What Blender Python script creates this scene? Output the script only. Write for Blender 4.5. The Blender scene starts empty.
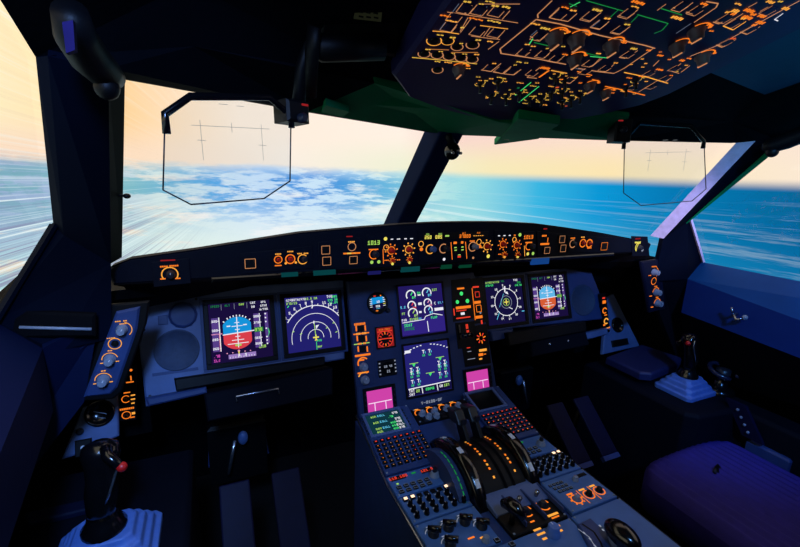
import bpy, math, random
from mathutils import Vector, Matrix
random.seed(7)
PI = math.pi
SC = bpy.context.scene
COL = SC.collection
R = math.radians

# ------------------------------------------------------------------ camera
CAM = Vector((-.6167, -1.194, .4369)); YAW, PITCH, ROLL, FPX = .4289, -.2273, .0334, 422.19
_f = Vector((math.sin(YAW)*math.cos(PITCH), math.cos(YAW)*math.cos(PITCH), math.sin(PITCH)))
_r = Vector((math.cos(YAW), -math.sin(YAW), 0)); _u = _r.cross(_f)
CR = _r*math.cos(ROLL) + _u*math.sin(ROLL); CU = -_r*math.sin(ROLL) + _u*math.cos(ROLL); CF = _f
cam = bpy.data.objects.new('camera', bpy.data.cameras.new('camera')); COL.objects.link(cam)
m3 = Matrix((CR, CU, -CF)).transposed()
cam.matrix_world = Matrix.Translation(CAM) @ m3.to_4x4()
cam.data.sensor_width = 36; cam.data.lens = 36*FPX/800; cam.data.clip_start = .01; cam.data.clip_end = 500
SC.camera = cam
def hit(px, py, p0, n):
    """the point where the sight line through a pixel of the photo meets a plane of the cockpit"""
    d = CF*FPX + CR*(px-400) + CU*(273.5-py)
    t = (Vector(p0)-CAM).dot(Vector(n))/d.dot(Vector(n))
    return CAM + d*t

# ------------------------------------------------------------------ materials
def lin(c):
    return tuple(((x/255)/12.92 if x/255 <= .04045 else ((x/255+.055)/1.055)**2.4) for x in c)
M = {}
def mat(name, rgb, rough=.5, metal=0, bump=.0, scale=60, var=.12, spec=.4):
    if name in M: return M[name]
    m = bpy.data.materials.new(name); m.use_nodes = True; nt = m.node_tree; b = nt.nodes['Principled BSDF']
    c = lin(rgb)
    tc = nt.nodes.new('ShaderNodeTexCoord'); nz = nt.nodes.new('ShaderNodeTexNoise')
    nz.inputs['Scale'].default_value = scale; nz.inputs['Detail'].default_value = 4
    nt.links.new(tc.outputs['Object'], nz.inputs['Vector'])
    rp = nt.nodes.new('ShaderNodeValToRGB')
    rp.color_ramp.elements[0].position = .3; rp.color_ramp.elements[1].position = .7
    rp.color_ramp.elements[0].color = tuple(x*(1-var) for x in c)+(1,)
    rp.color_ramp.elements[1].color = tuple(x*(1+var) for x in c)+(1,)
    nt.links.new(nz.outputs['Fac'], rp.inputs['Fac']); nt.links.new(rp.outputs['Color'], b.inputs['Base Color'])
    b.inputs['Roughness'].default_value = rough; b.inputs['Metallic'].default_value = metal
    b.inputs['Specular IOR Level'].default_value = spec
    if bump:
        n2 = nt.nodes.new('ShaderNodeTexNoise'); n2.inputs['Scale'].default_value = scale*8
        nt.links.new(tc.outputs['Object'], n2.inputs['Vector'])
        bp = nt.nodes.new('ShaderNodeBump'); bp.inputs['Strength'].default_value = bump; bp.inputs['Distance'].default_value = .002
        nt.links.new(n2.outputs['Fac'], bp.inputs['Height']); nt.links.new(bp.outputs['Normal'], b.inputs['Normal'])
    M[name] = m; return m
def emi(name, rgb, s=1.0):
    if name in M: return M[name]
    m = bpy.data.materials.new(name); m.use_nodes = True; nt = m.node_tree; nt.nodes.clear()
    o = nt.nodes.new('ShaderNodeOutputMaterial'); e = nt.nodes.new('ShaderNodeEmission')
    e.inputs['Color'].default_value = lin(rgb)+(1,); e.inputs['Strength'].default_value = s
    nt.links.new(e.outputs[0], o.inputs['Surface']); M[name] = m; return m
def glass(name, tint, gloss=.02, rough=.0):
    m = bpy.data.materials.new(name); m.use_nodes = True; nt = m.node_tree; nt.nodes.clear()
    o = nt.nodes.new('ShaderNodeOutputMaterial'); t = nt.nodes.new('ShaderNodeBsdfTransparent')
    g = nt.nodes.new('ShaderNodeBsdfGlossy'); x = nt.nodes.new('ShaderNodeMixShader')
    t.inputs['Color'].default_value = tint+(1,); g.inputs['Roughness'].default_value = rough
    x.inputs[0].default_value = gloss; nt.links.new(t.outputs[0], x.inputs[1]); nt.links.new(g.outputs[0], x.inputs[2])
    nt.links.new(x.outputs[0], o.inputs['Surface']); M[name] = m; return m

mat('black', (6, 7, 10), .5, bump=.1, spec=.22)
mat('black_soft', (4, 5, 9), .85, bump=.3, spec=.08)
mat('black_gloss', (9, 9, 12), .18, spec=.6)
mat('navy', (8, 16, 40), .6, bump=.2, scale=12, spec=.15)
mat('navy_dark', (4, 8, 20), .7, bump=.2, scale=12, spec=.1)
mat('ceiling', (3, 6, 13), .8, bump=.3, scale=14, spec=.06)
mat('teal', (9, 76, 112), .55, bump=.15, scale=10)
mat('green', (3, 122, 72), .8, bump=.15, scale=12, spec=.05)  # green cast of light on the trim, put into its colour
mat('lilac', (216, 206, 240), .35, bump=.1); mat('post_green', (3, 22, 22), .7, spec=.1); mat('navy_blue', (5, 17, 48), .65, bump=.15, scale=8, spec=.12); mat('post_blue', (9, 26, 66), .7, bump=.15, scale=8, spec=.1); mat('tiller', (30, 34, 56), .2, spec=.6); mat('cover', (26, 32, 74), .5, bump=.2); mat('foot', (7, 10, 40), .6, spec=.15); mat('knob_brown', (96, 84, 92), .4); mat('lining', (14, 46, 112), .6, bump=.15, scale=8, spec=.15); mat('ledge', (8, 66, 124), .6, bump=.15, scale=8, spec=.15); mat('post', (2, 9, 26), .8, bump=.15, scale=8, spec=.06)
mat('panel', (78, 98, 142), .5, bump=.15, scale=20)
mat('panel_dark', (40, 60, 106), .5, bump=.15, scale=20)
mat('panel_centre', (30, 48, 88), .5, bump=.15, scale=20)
mat('glareshield', (5, 12, 27), .7, bump=.3, scale=25, spec=.12)
mat('overhead', (36, 34, 86), .5, bump=.12, scale=20)
mat('pedestal', (66, 104, 160), .5, bump=.15, scale=20)
mat('grey_blue', (70, 98, 150), .45, bump=.1)
mat('boot', (78, 112, 178), .42, bump=.15)
mat('knob', (120, 132, 150), .35)
mat('knob_dark', (28, 32, 42), .35)
mat('metal', (150, 155, 165), .25, metal=.9)
mat('red', (190, 24, 24), .4)
mat('indigo', (34, 25, 116), .75, bump=.35, scale=40)
mat('white', (205, 208, 215), .4)
mat('grille', (52, 66, 92), .6, bump=.5, scale=90)
mat('lever_grey', (15, 21, 24), .4); mat('floor', (3, 4, 8), .9, bump=.4, scale=20)
O = emi('amber', (255, 170, 66), 1.0); emi('amber_dim', (190, 120, 60), .9); emi('orange', (255, 128, 36), 1.0)
emi('yellow', (240, 224, 96), 1.0); emi('red_lit', (232, 62, 44), 1.0); emi('red_dim', (150, 30, 34), .9)
emi('green_lit', (70, 232, 120), 1.0); emi('green_dim', (24, 130, 62), .9); emi('white_lit', (236, 236, 246), 1.0)
emi('lit_warm', (255, 214, 176), 1.6); emi('cyan', (96, 200, 236), 1.0); emi('pink', (226, 78, 196), 1.0)
emi('grey_lit', (150, 158, 178), .8); emi('lime', (164, 214, 96), 1.0); emi('copper', (206, 138, 92), .9)
emi('magenta',(206,66,168)); emi('rosy_w',(250,214,246)); emi('grey_dim',(96,108,130),.8)
emi('lens_teal', (6, 60, 64), 1); emi('lens_violet', (24, 24, 84), 1); emi('lens_green', (6, 58, 40), 1); emi('lens_blue', (18, 62, 128), 1); emi('scr_teal',(14,52,62)); emi('grey_lit_mark',(150,156,160),.8); mat('placard_yellow',(120,112,72),.6); mat('indigo_lit', (34,24,84), .7, spec=.1)  # first four: painted reflections on the glareshield lip
glass('pane', (1, 1, 1)); glass('visor_glass', (.95, .975, 1.0))

# ------------------------------------------------------------------ mesh builder
class MB:
    def __init__(s): s.v = []; s.f = []; s.m = []; s.mats = []; s.sm = []
    def mi(s, m):
        if m not in s.mats: s.mats.append(m)
        return s.mats.index(m)
    def face(s, pts, m, smooth=False):
        i = len(s.v); s.v += [tuple(p) for p in pts]; s.f.append(tuple(range(i, i+len(pts)))); s.m.append(s.mi(m)); s.sm.append(smooth)
    def mesh(s, vs, fs, m, smooth=False):
        i = len(s.v); s.v += [tuple(p) for p in vs]; k = s.mi(m)
        for f in fs: s.f.append(tuple(a+i for a in f)); s.m.append(k); s.sm.append(smooth)
    def rect(s, cx, cy, w, h, z, m):
        s.face([(cx-w/2, cy-h/2, z), (cx+w/2, cy-h/2, z), (cx+w/2, cy+h/2, z), (cx-w/2, cy+h/2, z)], m)
    def poly(s, pts, z0, z1, m, ch=0):
        """closed prism over a flat outline (x,y), from z0 up to z1, with an optional chamfer round the top"""
        n = len(pts); A = sum(pts[i][0]*pts[(i+1) % n][1]-pts[(i+1) % n][0]*pts[i][1] for i in range(n))
        if A < 0: pts = pts[::-1]
        rings = [[(p[0], p[1], z0) for p in pts]]
        if ch:
            cx = sum(p[0] for p in pts)/n; cy = sum(p[1] for p in pts)/n
            ins = []
            for i in range(n):
                a, b, c = Vector(pts[i-1]), Vector(pts[i]), Vector(pts[(i+1) % n])
                d1 = (b-a).normalized(); d2 = (c-b).normalized(); n1 = Vector((-d1.y, d1.x)); n2 = Vector((-d2.y, d2.x))
                q = n1+n2; q = q/max(.35, (1+n1.dot(n2))); ins.append(b+q*ch)
            rings.append([(p[0], p[1], z1-ch) for p in pts]); rings.append([(p.x, p.y, z1) for p in ins])
        else: rings.append([(p[0], p[1], z1) for p in pts])
        vs = [p for r in rings for p in r]; fs = [tuple(range(n))[::-1], tuple(range((len(rings)-1)*n, len(rings)*n))]
        for k in range(len(rings)-1):
            for i in range(n): fs.append((k*n+i, k*n+(i+1) % n, (k+1)*n+(i+1) % n, (k+1)*n+i))
        s.mesh(vs, fs, m)
    def box(s, x0, x1, y0, y1, z0, z1, m, ch=0):
        s.poly([(x0, y0), (x1, y0), (x1, y1), (x0, y1)], z0, z1, m, ch)
    def frame(s, x0, x1, y0, y1, w, z0, z1, m):
        s.box(x0, x1, y1-w, y1, z0, z1, m); s.box(x0, x1, y0, y0+w, z0, z1, m)
        s.box(x0, x0+w, y0+w, y1-w, z0, z1, m); s.box(x1-w, x1, y0+w, y1-w, z0, z1, m)
    def line(s, a, b, w, z, m):
        a = Vector(a[:2]); b = Vector(b[:2]); d = b-a
        if d.length < 1e-7: return
        d.normalize(); q = Vector((-d.y, d.x))*w/2
        s.face([(p.x, p.y, z) for p in (a-q, b-q, b+q, a+q)], m)
    def path(s, pts, w, z, m, close=False):
        pts = list(pts)+([pts[0]] if close else [])
        for a, b in zip(pts, pts[1:]): s.line(a, b, w, z, m)
    def arc(s, cx, cy, r, w, a0, a1, z, m, seg=0, ry=None):
        ry = ry or r; seg = seg or max(4, int(abs(a1-a0)/14))
        for i in range(seg):
            t0 = R(a0+(a1-a0)*i/seg); t1 = R(a0+(a1-a0)*(i+1)/seg); k0 = 1-w/2/r; k1 = 1+w/2/r
            q = [(cx+r*k*math.cos(t), cy+ry*k*math.sin(t), z) for k, t in ((k0, t0), (k1, t0), (k1, t1), (k0, t1))]
            s.face(q, m)
    def disc(s, cx, cy, r, z, m, seg=20, ry=None):
        ry = ry or r
        s.face([(cx+r*math.cos(2*PI*i/seg), cy+ry*math.sin(2*PI*i/seg), z) for i in range(seg)], m)
    def lathe(s, cx, cy, prof, m, seg=20, smooth=True):
        n = len(prof); vs = []; fs = []
        for i in range(seg):
            a = 2*PI*i/seg
            for r, z in prof: vs.append((cx+r*math.cos(a), cy+r*math.sin(a), z))
        for i in range(seg):
            j = (i+1) % seg
            for k in range(n-1): fs.append((i*n+k, j*n+k, j*n+k+1, i*n+k+1))
        s.mesh(vs, fs, m, smooth)
        for k in (0, n-1):
            if prof[k][0] > 1e-6:
                ring = [(cx+prof[k][0]*math.cos(2*PI*i/seg), cy+prof[k][0]*math.sin(2*PI*i/seg), prof[k][1]) for i in range(seg)]
                s.face(ring if k else ring[::-1], m)
    def tube(s, pts, rad, m, seg=10, flat=1.0, up=None):
        """swept round (or flattened) section along 3-D points; rad may be one number or a list"""
        pts = [Vector(p) for p in pts]; n = len(pts); rad = rad if isinstance(rad, (list, tuple)) else [rad]*n
        prev = Vector(up) if up else None; vs = []; fs = []
        for i, p in enumerate(pts):
            t = (pts[min(i+1, n-1)]-pts[max(i-1, 0)]).normalized()
            if prev is None: prev = t.orthogonal()
            a = (prev-t*prev.dot(t)).normalized(); b = t.cross(a); prev = a
            for k in range(seg):
                th = 2*PI*k/seg; vs.append(p+a*math.cos(th)*rad[i]+b*math.sin(th)*rad[i]*flat)
        for i in range(n-1):
            for k in range(seg): fs.append((i*seg+k, i*seg+(k+1) % seg, (i+1)*seg+(k+1) % seg, (i+1)*seg+k))
        fs.append(tuple(range(seg))[::-1]); fs.append(tuple(range((n-1)*seg, n*seg)))
        s.mesh(vs, fs, m, True)
    def ball(s, c, rx, ry, rz, m, u=16, v=10):
        vs = []; fs = []
        for j in range(v+1):
            t = PI*j/v
            for i in range(u):
                a = 2*PI*i/u; vs.append((c[0]+rx*math.sin(t)*math.cos(a), c[1]+ry*math.sin(t)*math.sin(a), c[2]+rz*math.cos(t)))
        for j in range(v):
            for i in range(u): fs.append((j*u+i, (j+1)*u+i, (j+1)*u+(i+1) % u, j*u+(i+1) % u))
        s.mesh(vs, fs, m, True)
    def slab(s, pts, th, m, away=None):
        """flat polygon in 3-D given thickness th, growing away from the point 'away' (default: cabin middle)"""
        pts = [Vector(p) for p in pts]; n = len(pts)
        nr = Vector((0, 0, 0))
        for i in range(n): nr += (pts[i]-pts[0]).cross(pts[(i+1) % n]-pts[0])
        nr.normalize(); c = sum(pts, Vector())/n
        aw = Vector(away) if away else Vector((0, -.9, .15))
        if (aw-c).dot(nr) < 0: pts = pts[::-1]; nr = -nr
        back = [p-nr*th for p in pts]
        fs = [tuple(range(n)), tuple(range(n, 2*n))[::-1]]
        for i in range(n): fs.append((i, n+i, n+(i+1) % n, (i+1) % n))
        s.mesh(pts+back, fs, m)
    def text(s, t, cx, cy, h, z, m, align='c', kx=1.0):
        p = h/5; adv = 4*p*kx; w = len(t)*adv-p*kx
        x = cx-(w/2 if align == 'c' else (w if align == 'r' else 0)); y = cy+h/2
        for ch in t:
            g = FONT.get(ch)
            if g:
                for r in range(5):
                    row = g[r]; c = 0
                    while c < 3:
                        if row[c] == '1':
                            e = c
                            while e+1 < 3 and row[e+1] == '1': e += 1
                            x0 = x+c*p*kx; x1 = x+(e+1)*p*kx
                            s.face([(x0, y-(r+1)*p, z), (x1, y-(r+1)*p, z), (x1, y-r*p, z), (x0, y-r*p, z)], m); c = e+1
                        else: c += 1
            x += adv
    def sheet(s, pts, m, hub=0):
        """thin pane: a fan of triangles round point number hub, both faces, closed at the rim"""
        pts = [Vector(p) for p in pts]; n = len(pts); off = Vector((0, .004, .003))
        fs = [(hub, (hub+k) % n, (hub+k+1) % n) for k in range(1, n-1)]
        s.mesh(pts+[p+off for p in pts], fs+[tuple(i+n for i in f[::-1]) for f in fs]+[(i, n+i, n+(i+1) % n, (i+1) % n) for i in range(n)], m)
    def build(s, name, parent=None, M4=None, bevel=0, label=None):
        me = bpy.data.meshes.new(name); me.from_pydata([tuple(v) for v in s.v], [], s.f)
        for k in s.mats: me.materials.append(M[k])
        me.polygons.foreach_set('material_index', s.m); me.polygons.foreach_set('use_smooth', s.sm); me.update()
        o = bpy.data.objects.new(name, me); COL.objects.link(o)
        if parent: o.parent = parent
        if M4 is not None: o.matrix_world = M4
        if bevel:
            b = o.modifiers.new('bevel', 'BEVEL'); b.width = bevel; b.segments = 2; b.limit_method = 'ANGLE'; b.angle_limit = R(35)
        if label: o['label'] = label
        return o
_g = {'A': '757775', 'B': '657656'}
FONT = {}
def _font():
    rows = {
     '0': '111101101101111', '1': '010110010010111', '2': '111001111100111', '3': '111001111001111', '4': '101101111001001',
     '5': '111100111001111', '6': '111100111101111', '7': '111001001001001', '8': '111101111101111', '9': '111101111001111',
     'A': '010101111101101', 'B': '110101110101110', 'C': '011100100100011', 'D': '110101101101110', 'E': '111100110100111',
     'F': '111100110100100', 'G': '011100101101011', 'H': '101101111101101', 'I': '111010010010111', 'J': '001001001101010',
     'K': '101101110101101', 'L': '100100100100111', 'M': '101111111101101', 'N': '110101101101101', 'O': '010101101101010',
     'P': '110101110100100', 'Q': '010101101110011', 'R': '110101110101101', 'S': '011100010001110', 'T': '111010010010010',
     'U': '101101101101111', 'V': '101101101101010', 'W': '101101111111101', 'X': '101101010101101', 'Y': '101101010010010',
     'Z': '111001010100111', '-': '000000111000000', '.': '000000000000010', '/': '001001010100100', '+': '000010111010000'}
    for k, v in rows.items(): FONT[k] = [v[i*3:i*3+3] for i in range(5)]
_font()

# ------------------------------------------------------------------ things, parts, frames
def tag(o, label, cat, group=None, kind=None):
    if label: o['label'] = label
    if cat: o['category'] = cat
    if group: o['group'] = group
    if kind: o['kind'] = kind
    return o
def struct(name, mb, bevel=0):
    o = mb.build(name, bevel=bevel); o['kind'] = 'structure'; return o
class Frame:
    def __init__(s, O, X, V):
        s.O = Vector(O); s.X = Vector(X).normalized(); V = Vector(V); s.V = (V-s.X*V.dot(s.X)).normalized(); s.N = s.X.cross(s.V)
    def uv(s, px, py, n=0):
        p = hit(px, py, s.O+s.N*n, s.N)-s.O; return p.dot(s.X), p.dot(s.V)
    def M4(s, x=0, y=0, n=0):
        m = Matrix((s.X, s.V, s.N)).transposed().to_4x4(); m.translation = s.O+s.X*x+s.V*y+s.N*n; return m
class Thing:
    """an Empty at the thing's base; its parts are drawn in the frame's own axes, relative to that base"""
    def __init__(s, name, label, cat, fr, x=0, y=0, group=None, px=None, n=0):
        if px: x, y = fr.uv(*px)
        s.fr = fr; s.x, s.y, s.n = x, y, n
        s.o = bpy.data.objects.new(name, None); COL.objects.link(s.o); s.o.empty_display_size = .02
        s.o.matrix_world = fr.M4(x, y, n); tag(s.o, label, cat, group)
    def uv(s, px, py, n=0):
        a, b = s.fr.uv(px, py, n+s.n); return a-s.x, b-s.y
    def px(s, px, py):
        a = s.uv(px, py-.5); b = s.uv(px, py+.5); c = s.uv(px-.5, py); d = s.uv(px+.5, py)
        e1 = math.hypot(a[0]-b[0], a[1]-b[1]); e2 = math.hypot(c[0]-d[0], c[1]-d[1]); return min(e1, e2)
    def part(s, name, mb, parent=None, bevel=0, label=None): return mb.build(name, parent or s.o, bevel=bevel, label=label)
    def knob(s, x, y, r, h, m='knob', name='knob', ptr='white', z=0, ang=90):
        mb = MB(); mb.lathe(x, y, [(r, z), (r, z+h*.25), (r*.82, z+h*.35), (r*.78, z+h*.9), (r*.66, z+h)], m, 18)
        if ptr: mb.line((x+.2*r*math.cos(R(ang)), y+.2*r*math.sin(R(ang))), (x+.64*r*math.cos(R(ang)), y+.64*r*math.sin(R(ang))), r*.16, z+h*1.004, ptr)
        return s.part(name, mb)
    def button(s, x, y, w, h, d=.004, m='black', name='pushbutton', rim=None, rw=.0012, z=0):
        mb = MB(); mb.box(x-w/2, x+w/2, y-h/2, y+h/2, z, z+d, m, min(w, h)*.08)
        if rim:
            i = rw*1.1; k = z+d+.0004
            mb.path([(x-w/2+i, y-h/2+i), (x+w/2-i, y-h/2+i), (x+w/2-i, y+h/2-i), (x-w/2+i, y+h/2-i)], rw, k, rim, True)
        return s.part(name, mb)
WORLD = Frame((0, 0, 0), (1, 0, 0), (0, 1, 0))
T_ = .313; CT, ST = math.cos(T_), math.sin(T_)
NF = Vector((0, CT, -ST))
FC = Frame(NF*-.03, (1, 0, 0), (0, ST, CT))
cc = .05
FL = Frame((-.24, 0, 0), Vector((math.cos(cc), 0, 0))+NF*math.sin(cc), (0, ST, CT))
FR = Frame((.24, 0, 0), Vector((math.cos(cc), 0, 0))-NF*math.sin(cc), (0, ST, CT))
GS = Frame((0, -.21, .25), (1, 0, 0), (0, 0, 1))
OV = Frame((0, -.5, .615), (1, 0, 0), (0, -.949, .315))
PF = Frame((0, -.37, -.312), (1, 0, 0), (0, 1, .25))
PT = Frame((0, -.5, -.31), (1, 0, 0), (0, 1, 0))
def mir(p, s): return (p[0]*s, p[1], p[2])

# ------------------------------------------------------------------ sky seen through the windscreens
def sky():
    w = bpy.data.worlds.new('sky'); SC.world = w; w.use_nodes = True; nt = w.node_tree; nt.nodes.clear(); L = nt.links
    def N(t, **k):
        n = nt.nodes.new(t)
        for a, b in k.items(): setattr(n, a, b)
        return n
    def put(sock, v):
        if hasattr(v, 'is_output'): L.new(v, sock)
        else: sock.default_value = v
    def mth(op, a, b=0.0, c=0.0):
        n = N('ShaderNodeMath', operation=op); put(n.inputs[0], a); put(n.inputs[1], b); put(n.inputs[2], c); return n.outputs[0]
    def sstep(v, a, b):
        n = N('ShaderNodeMapRange', interpolation_type='SMOOTHSTEP'); put(n.inputs[0], v); n.inputs[1].default_value = a; n.inputs[2].default_value = b
        n.inputs[3].default_value = 0; n.inputs[4].default_value = 1; return n.outputs[0]
    def ramp(v, stops, a, b):
        n = N('ShaderNodeMapRange'); put(n.inputs[0], v); n.inputs[1].default_value = a; n.inputs[2].default_value = b
        r = N('ShaderNodeValToRGB'); L.new(n.outputs[0], r.inputs[0]); e = r.color_ramp.elements
        while len(e) < len(stops): e.new(.5)
        for k, (p, c) in enumerate(sorted(stops)): e[k].position = (p-a)/(b-a); e[k].color = lin(c)+(1,)
        return r.outputs[0]
    def mix(f, a, b, bt='MIX'):
        n = N('ShaderNodeMix', data_type='RGBA', blend_type=bt); put(n.inputs[0], f)
        for s, v in ((n.inputs[6], a), (n.inputs[7], b)):
            if isinstance(v, tuple): s.default_value = lin(v)+(1,)
            else: L.new(v, s)
        return n.outputs[2]
    def noise(x, y, z, scale, det=4, rough=.55):
        c = N('ShaderNodeCombineXYZ'); put(c.inputs[0], x); put(c.inputs[1], y); put(c.inputs[2], z)
        n = N('ShaderNodeTexNoise'); n.inputs['Scale'].default_value = scale; n.inputs['Detail'].default_value = det; n.inputs['Roughness'].default_value = rough
        L.new(c.outputs[0], n.inputs['Vector']); return n.outputs['Fac']
    tc = N('ShaderNodeTexCoord'); sp = N('ShaderNodeSeparateXYZ'); L.new(tc.outputs['Generated'], sp.inputs[0])
    x, y, z = sp.outputs
    az = mth('MULTIPLY', mth('ARCTAN2', x, y), 180/PI); el = mth('MULTIPLY', mth('ARCSINE', z), 180/PI)
    # wispy cloud field on the layer below the aircraft
    dn = mth('MAXIMUM', mth('MULTIPLY', el, -1), 1.2)
    cl = noise(mth('MULTIPLY', az, .065), mth('MULTIPLY', el, .36), 3.1, 1.5, 8, .66)
    cl2 = noise(mth('MULTIPLY', az, .13), mth('MULTIPLY', el, .66), 8.1, 1.3, 6, .7)
    wob = mth('MULTIPLY', mth('SUBTRACT', cl, .5), 5.0)
    elw = mth('ADD', el, wob)
    up = ramp(az, [(-25, (255, 244, 208)), (-15, (255, 232, 184)), (-8, (255, 212, 152)), (-3, (255, 224, 188)), (4, (255, 236, 216)), (14, (255, 238, 222)),
                   (24, (254, 240, 226)), (31, (248, 214, 204)), (45, (250, 222, 204)), (62, (250, 226, 208)), (80, (246, 232, 220))], -30, 90)
    haze = ramp(az, [(-25, (250, 222, 196)), (-7, (252, 222, 192)), (10, (250, 238, 224)), (24, (240, 240, 214)), (36, (246, 232, 186)), (50, (250, 228, 178)), (70, (250, 232, 214))], -30, 90)
    low = ramp(az, [(-25, (138, 160, 204)), (-14, (156, 182, 212)), (-5, (206, 226, 226)), (6, (206, 228, 248)), (18, (196, 226, 246)), (25, (206, 236, 230)), (34, (150, 218, 226)),
                    (42, (56, 180, 224)), (49, (10, 150, 212)), (58, (6, 120, 176)), (72, (2, 88, 142))], -30, 90)
    deep = ramp(az, [(-25, (168, 214, 222)), (-14, (190, 222, 226)), (0, (226, 242, 234)), (14, (238, 246, 240)), (25, (210, 238, 226)), (37, (196, 230, 228)),
                     (48, (104, 196, 218)), (60, (20, 132, 182)), (75, (4, 108, 164))], -30, 90)
    col = mix(sstep(el, 5.5, 1.2), up, haze)
    wl = mth('SUBTRACT', 1.0, sstep(az, 22, 38))
    lowm = mix(sstep(el, -3.0, -12.0), low, deep)
    hz = mth('ADD', el, mth('MULTIPLY', wob, mth('ADD', mth('MULTIPLY', wl, .55), .05)))
    col = mix(sstep(hz, 1.0, -.4), col, lowm)
    # blue gaps and white tufts in the cloud deck ahead and to the left
    blue = mth('MULTIPLY', mth('MULTIPLY', sstep(el, 1.2, -1.2), sstep(el, -8.5, -2.0)), mth('MULTIPLY', sstep(cl2, .43, .55), wl))
    col = mix(mth('MULTIPLY', blue, .95), col, ramp(az, [(-25, (120, 160, 178)), (-8, (120, 184, 196)), (2, (78, 166, 230)), (13, (36, 134, 220)), (26, (110, 192, 220))], -30, 90))
    tuft = mth('MULTIPLY', mth('MULTIPLY', sstep(cl, .52, .66), wl), sstep(el, .8, -1.5))
    col = mix(mth('MULTIPLY', tuft, .75), col, ramp(az, [(-25, (248, 214, 176)), (-8, (250, 226, 196)), (2, (244, 244, 246)), (26, (238, 246, 240))], -30, 90))
    # radial motion streaks painted into the sky, fanning out from straight ahead
    yy = mth('MAXIMUM', y, .12)
    px = mth('SUBTRACT', mth('DIVIDE', x, yy), .08); pz = mth('ADD', mth('DIVIDE', z, yy), .02)
    th = mth('ARCTAN2', pz, px); rr = mth('SQRT', mth('ADD', mth('MULTIPLY', px, px), mth('MULTIPLY', pz, pz)))
    st = noise(mth('MULTIPLY', mth('COSINE', th), 13.0), mth('MULTIPLY', mth('SINE', th), 13.0), mth('MULTIPLY', rr, .12), 3.4, 6, .76)
    far = sstep(rr, .06, .34)
    left = mth('SUBTRACT', 1.0, sstep(az, -9, 6))
    lt = mth('MULTIPLY', mth('MULTIPLY', sstep(st, .50, .64), far), mth('ADD', mth('MULTIPLY', sstep(el, .5, -5), .52), mth('MULTIPLY', left, .40)))
    lt = mth('MULTIPLY', lt, mth('SUBTRACT', 1.0, mth('MULTIPLY', sstep(az, 30, 52), .66)))
    col = mix(lt, col, (236, 250, 250))
    dk = mth('MULTIPLY', mth('MULTIPLY', sstep(st, .49, .38), far), mth('ADD', mth('MULTIPLY', mth('MULTIPLY', left, sstep(el, -2, -6)), .62), mth('MULTIPLY', left, .06)))
    col = mix(dk, col, (128, 116, 158))
    bg = N('ShaderNodeBackground'); L.new(col, bg.inputs[0]); bg.inputs[1].default_value = 1.06
    o = N('ShaderNodeOutputWorld'); L.new(bg.outputs[0], o.inputs[0])
sky()
SC.view_settings.view_transform = 'Standard'; SC.view_settings.look = 'None'; SC.view_settings.exposure = 0; SC.view_settings.gamma = 1
SC.view_settings.use_curve_mapping = False

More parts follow.
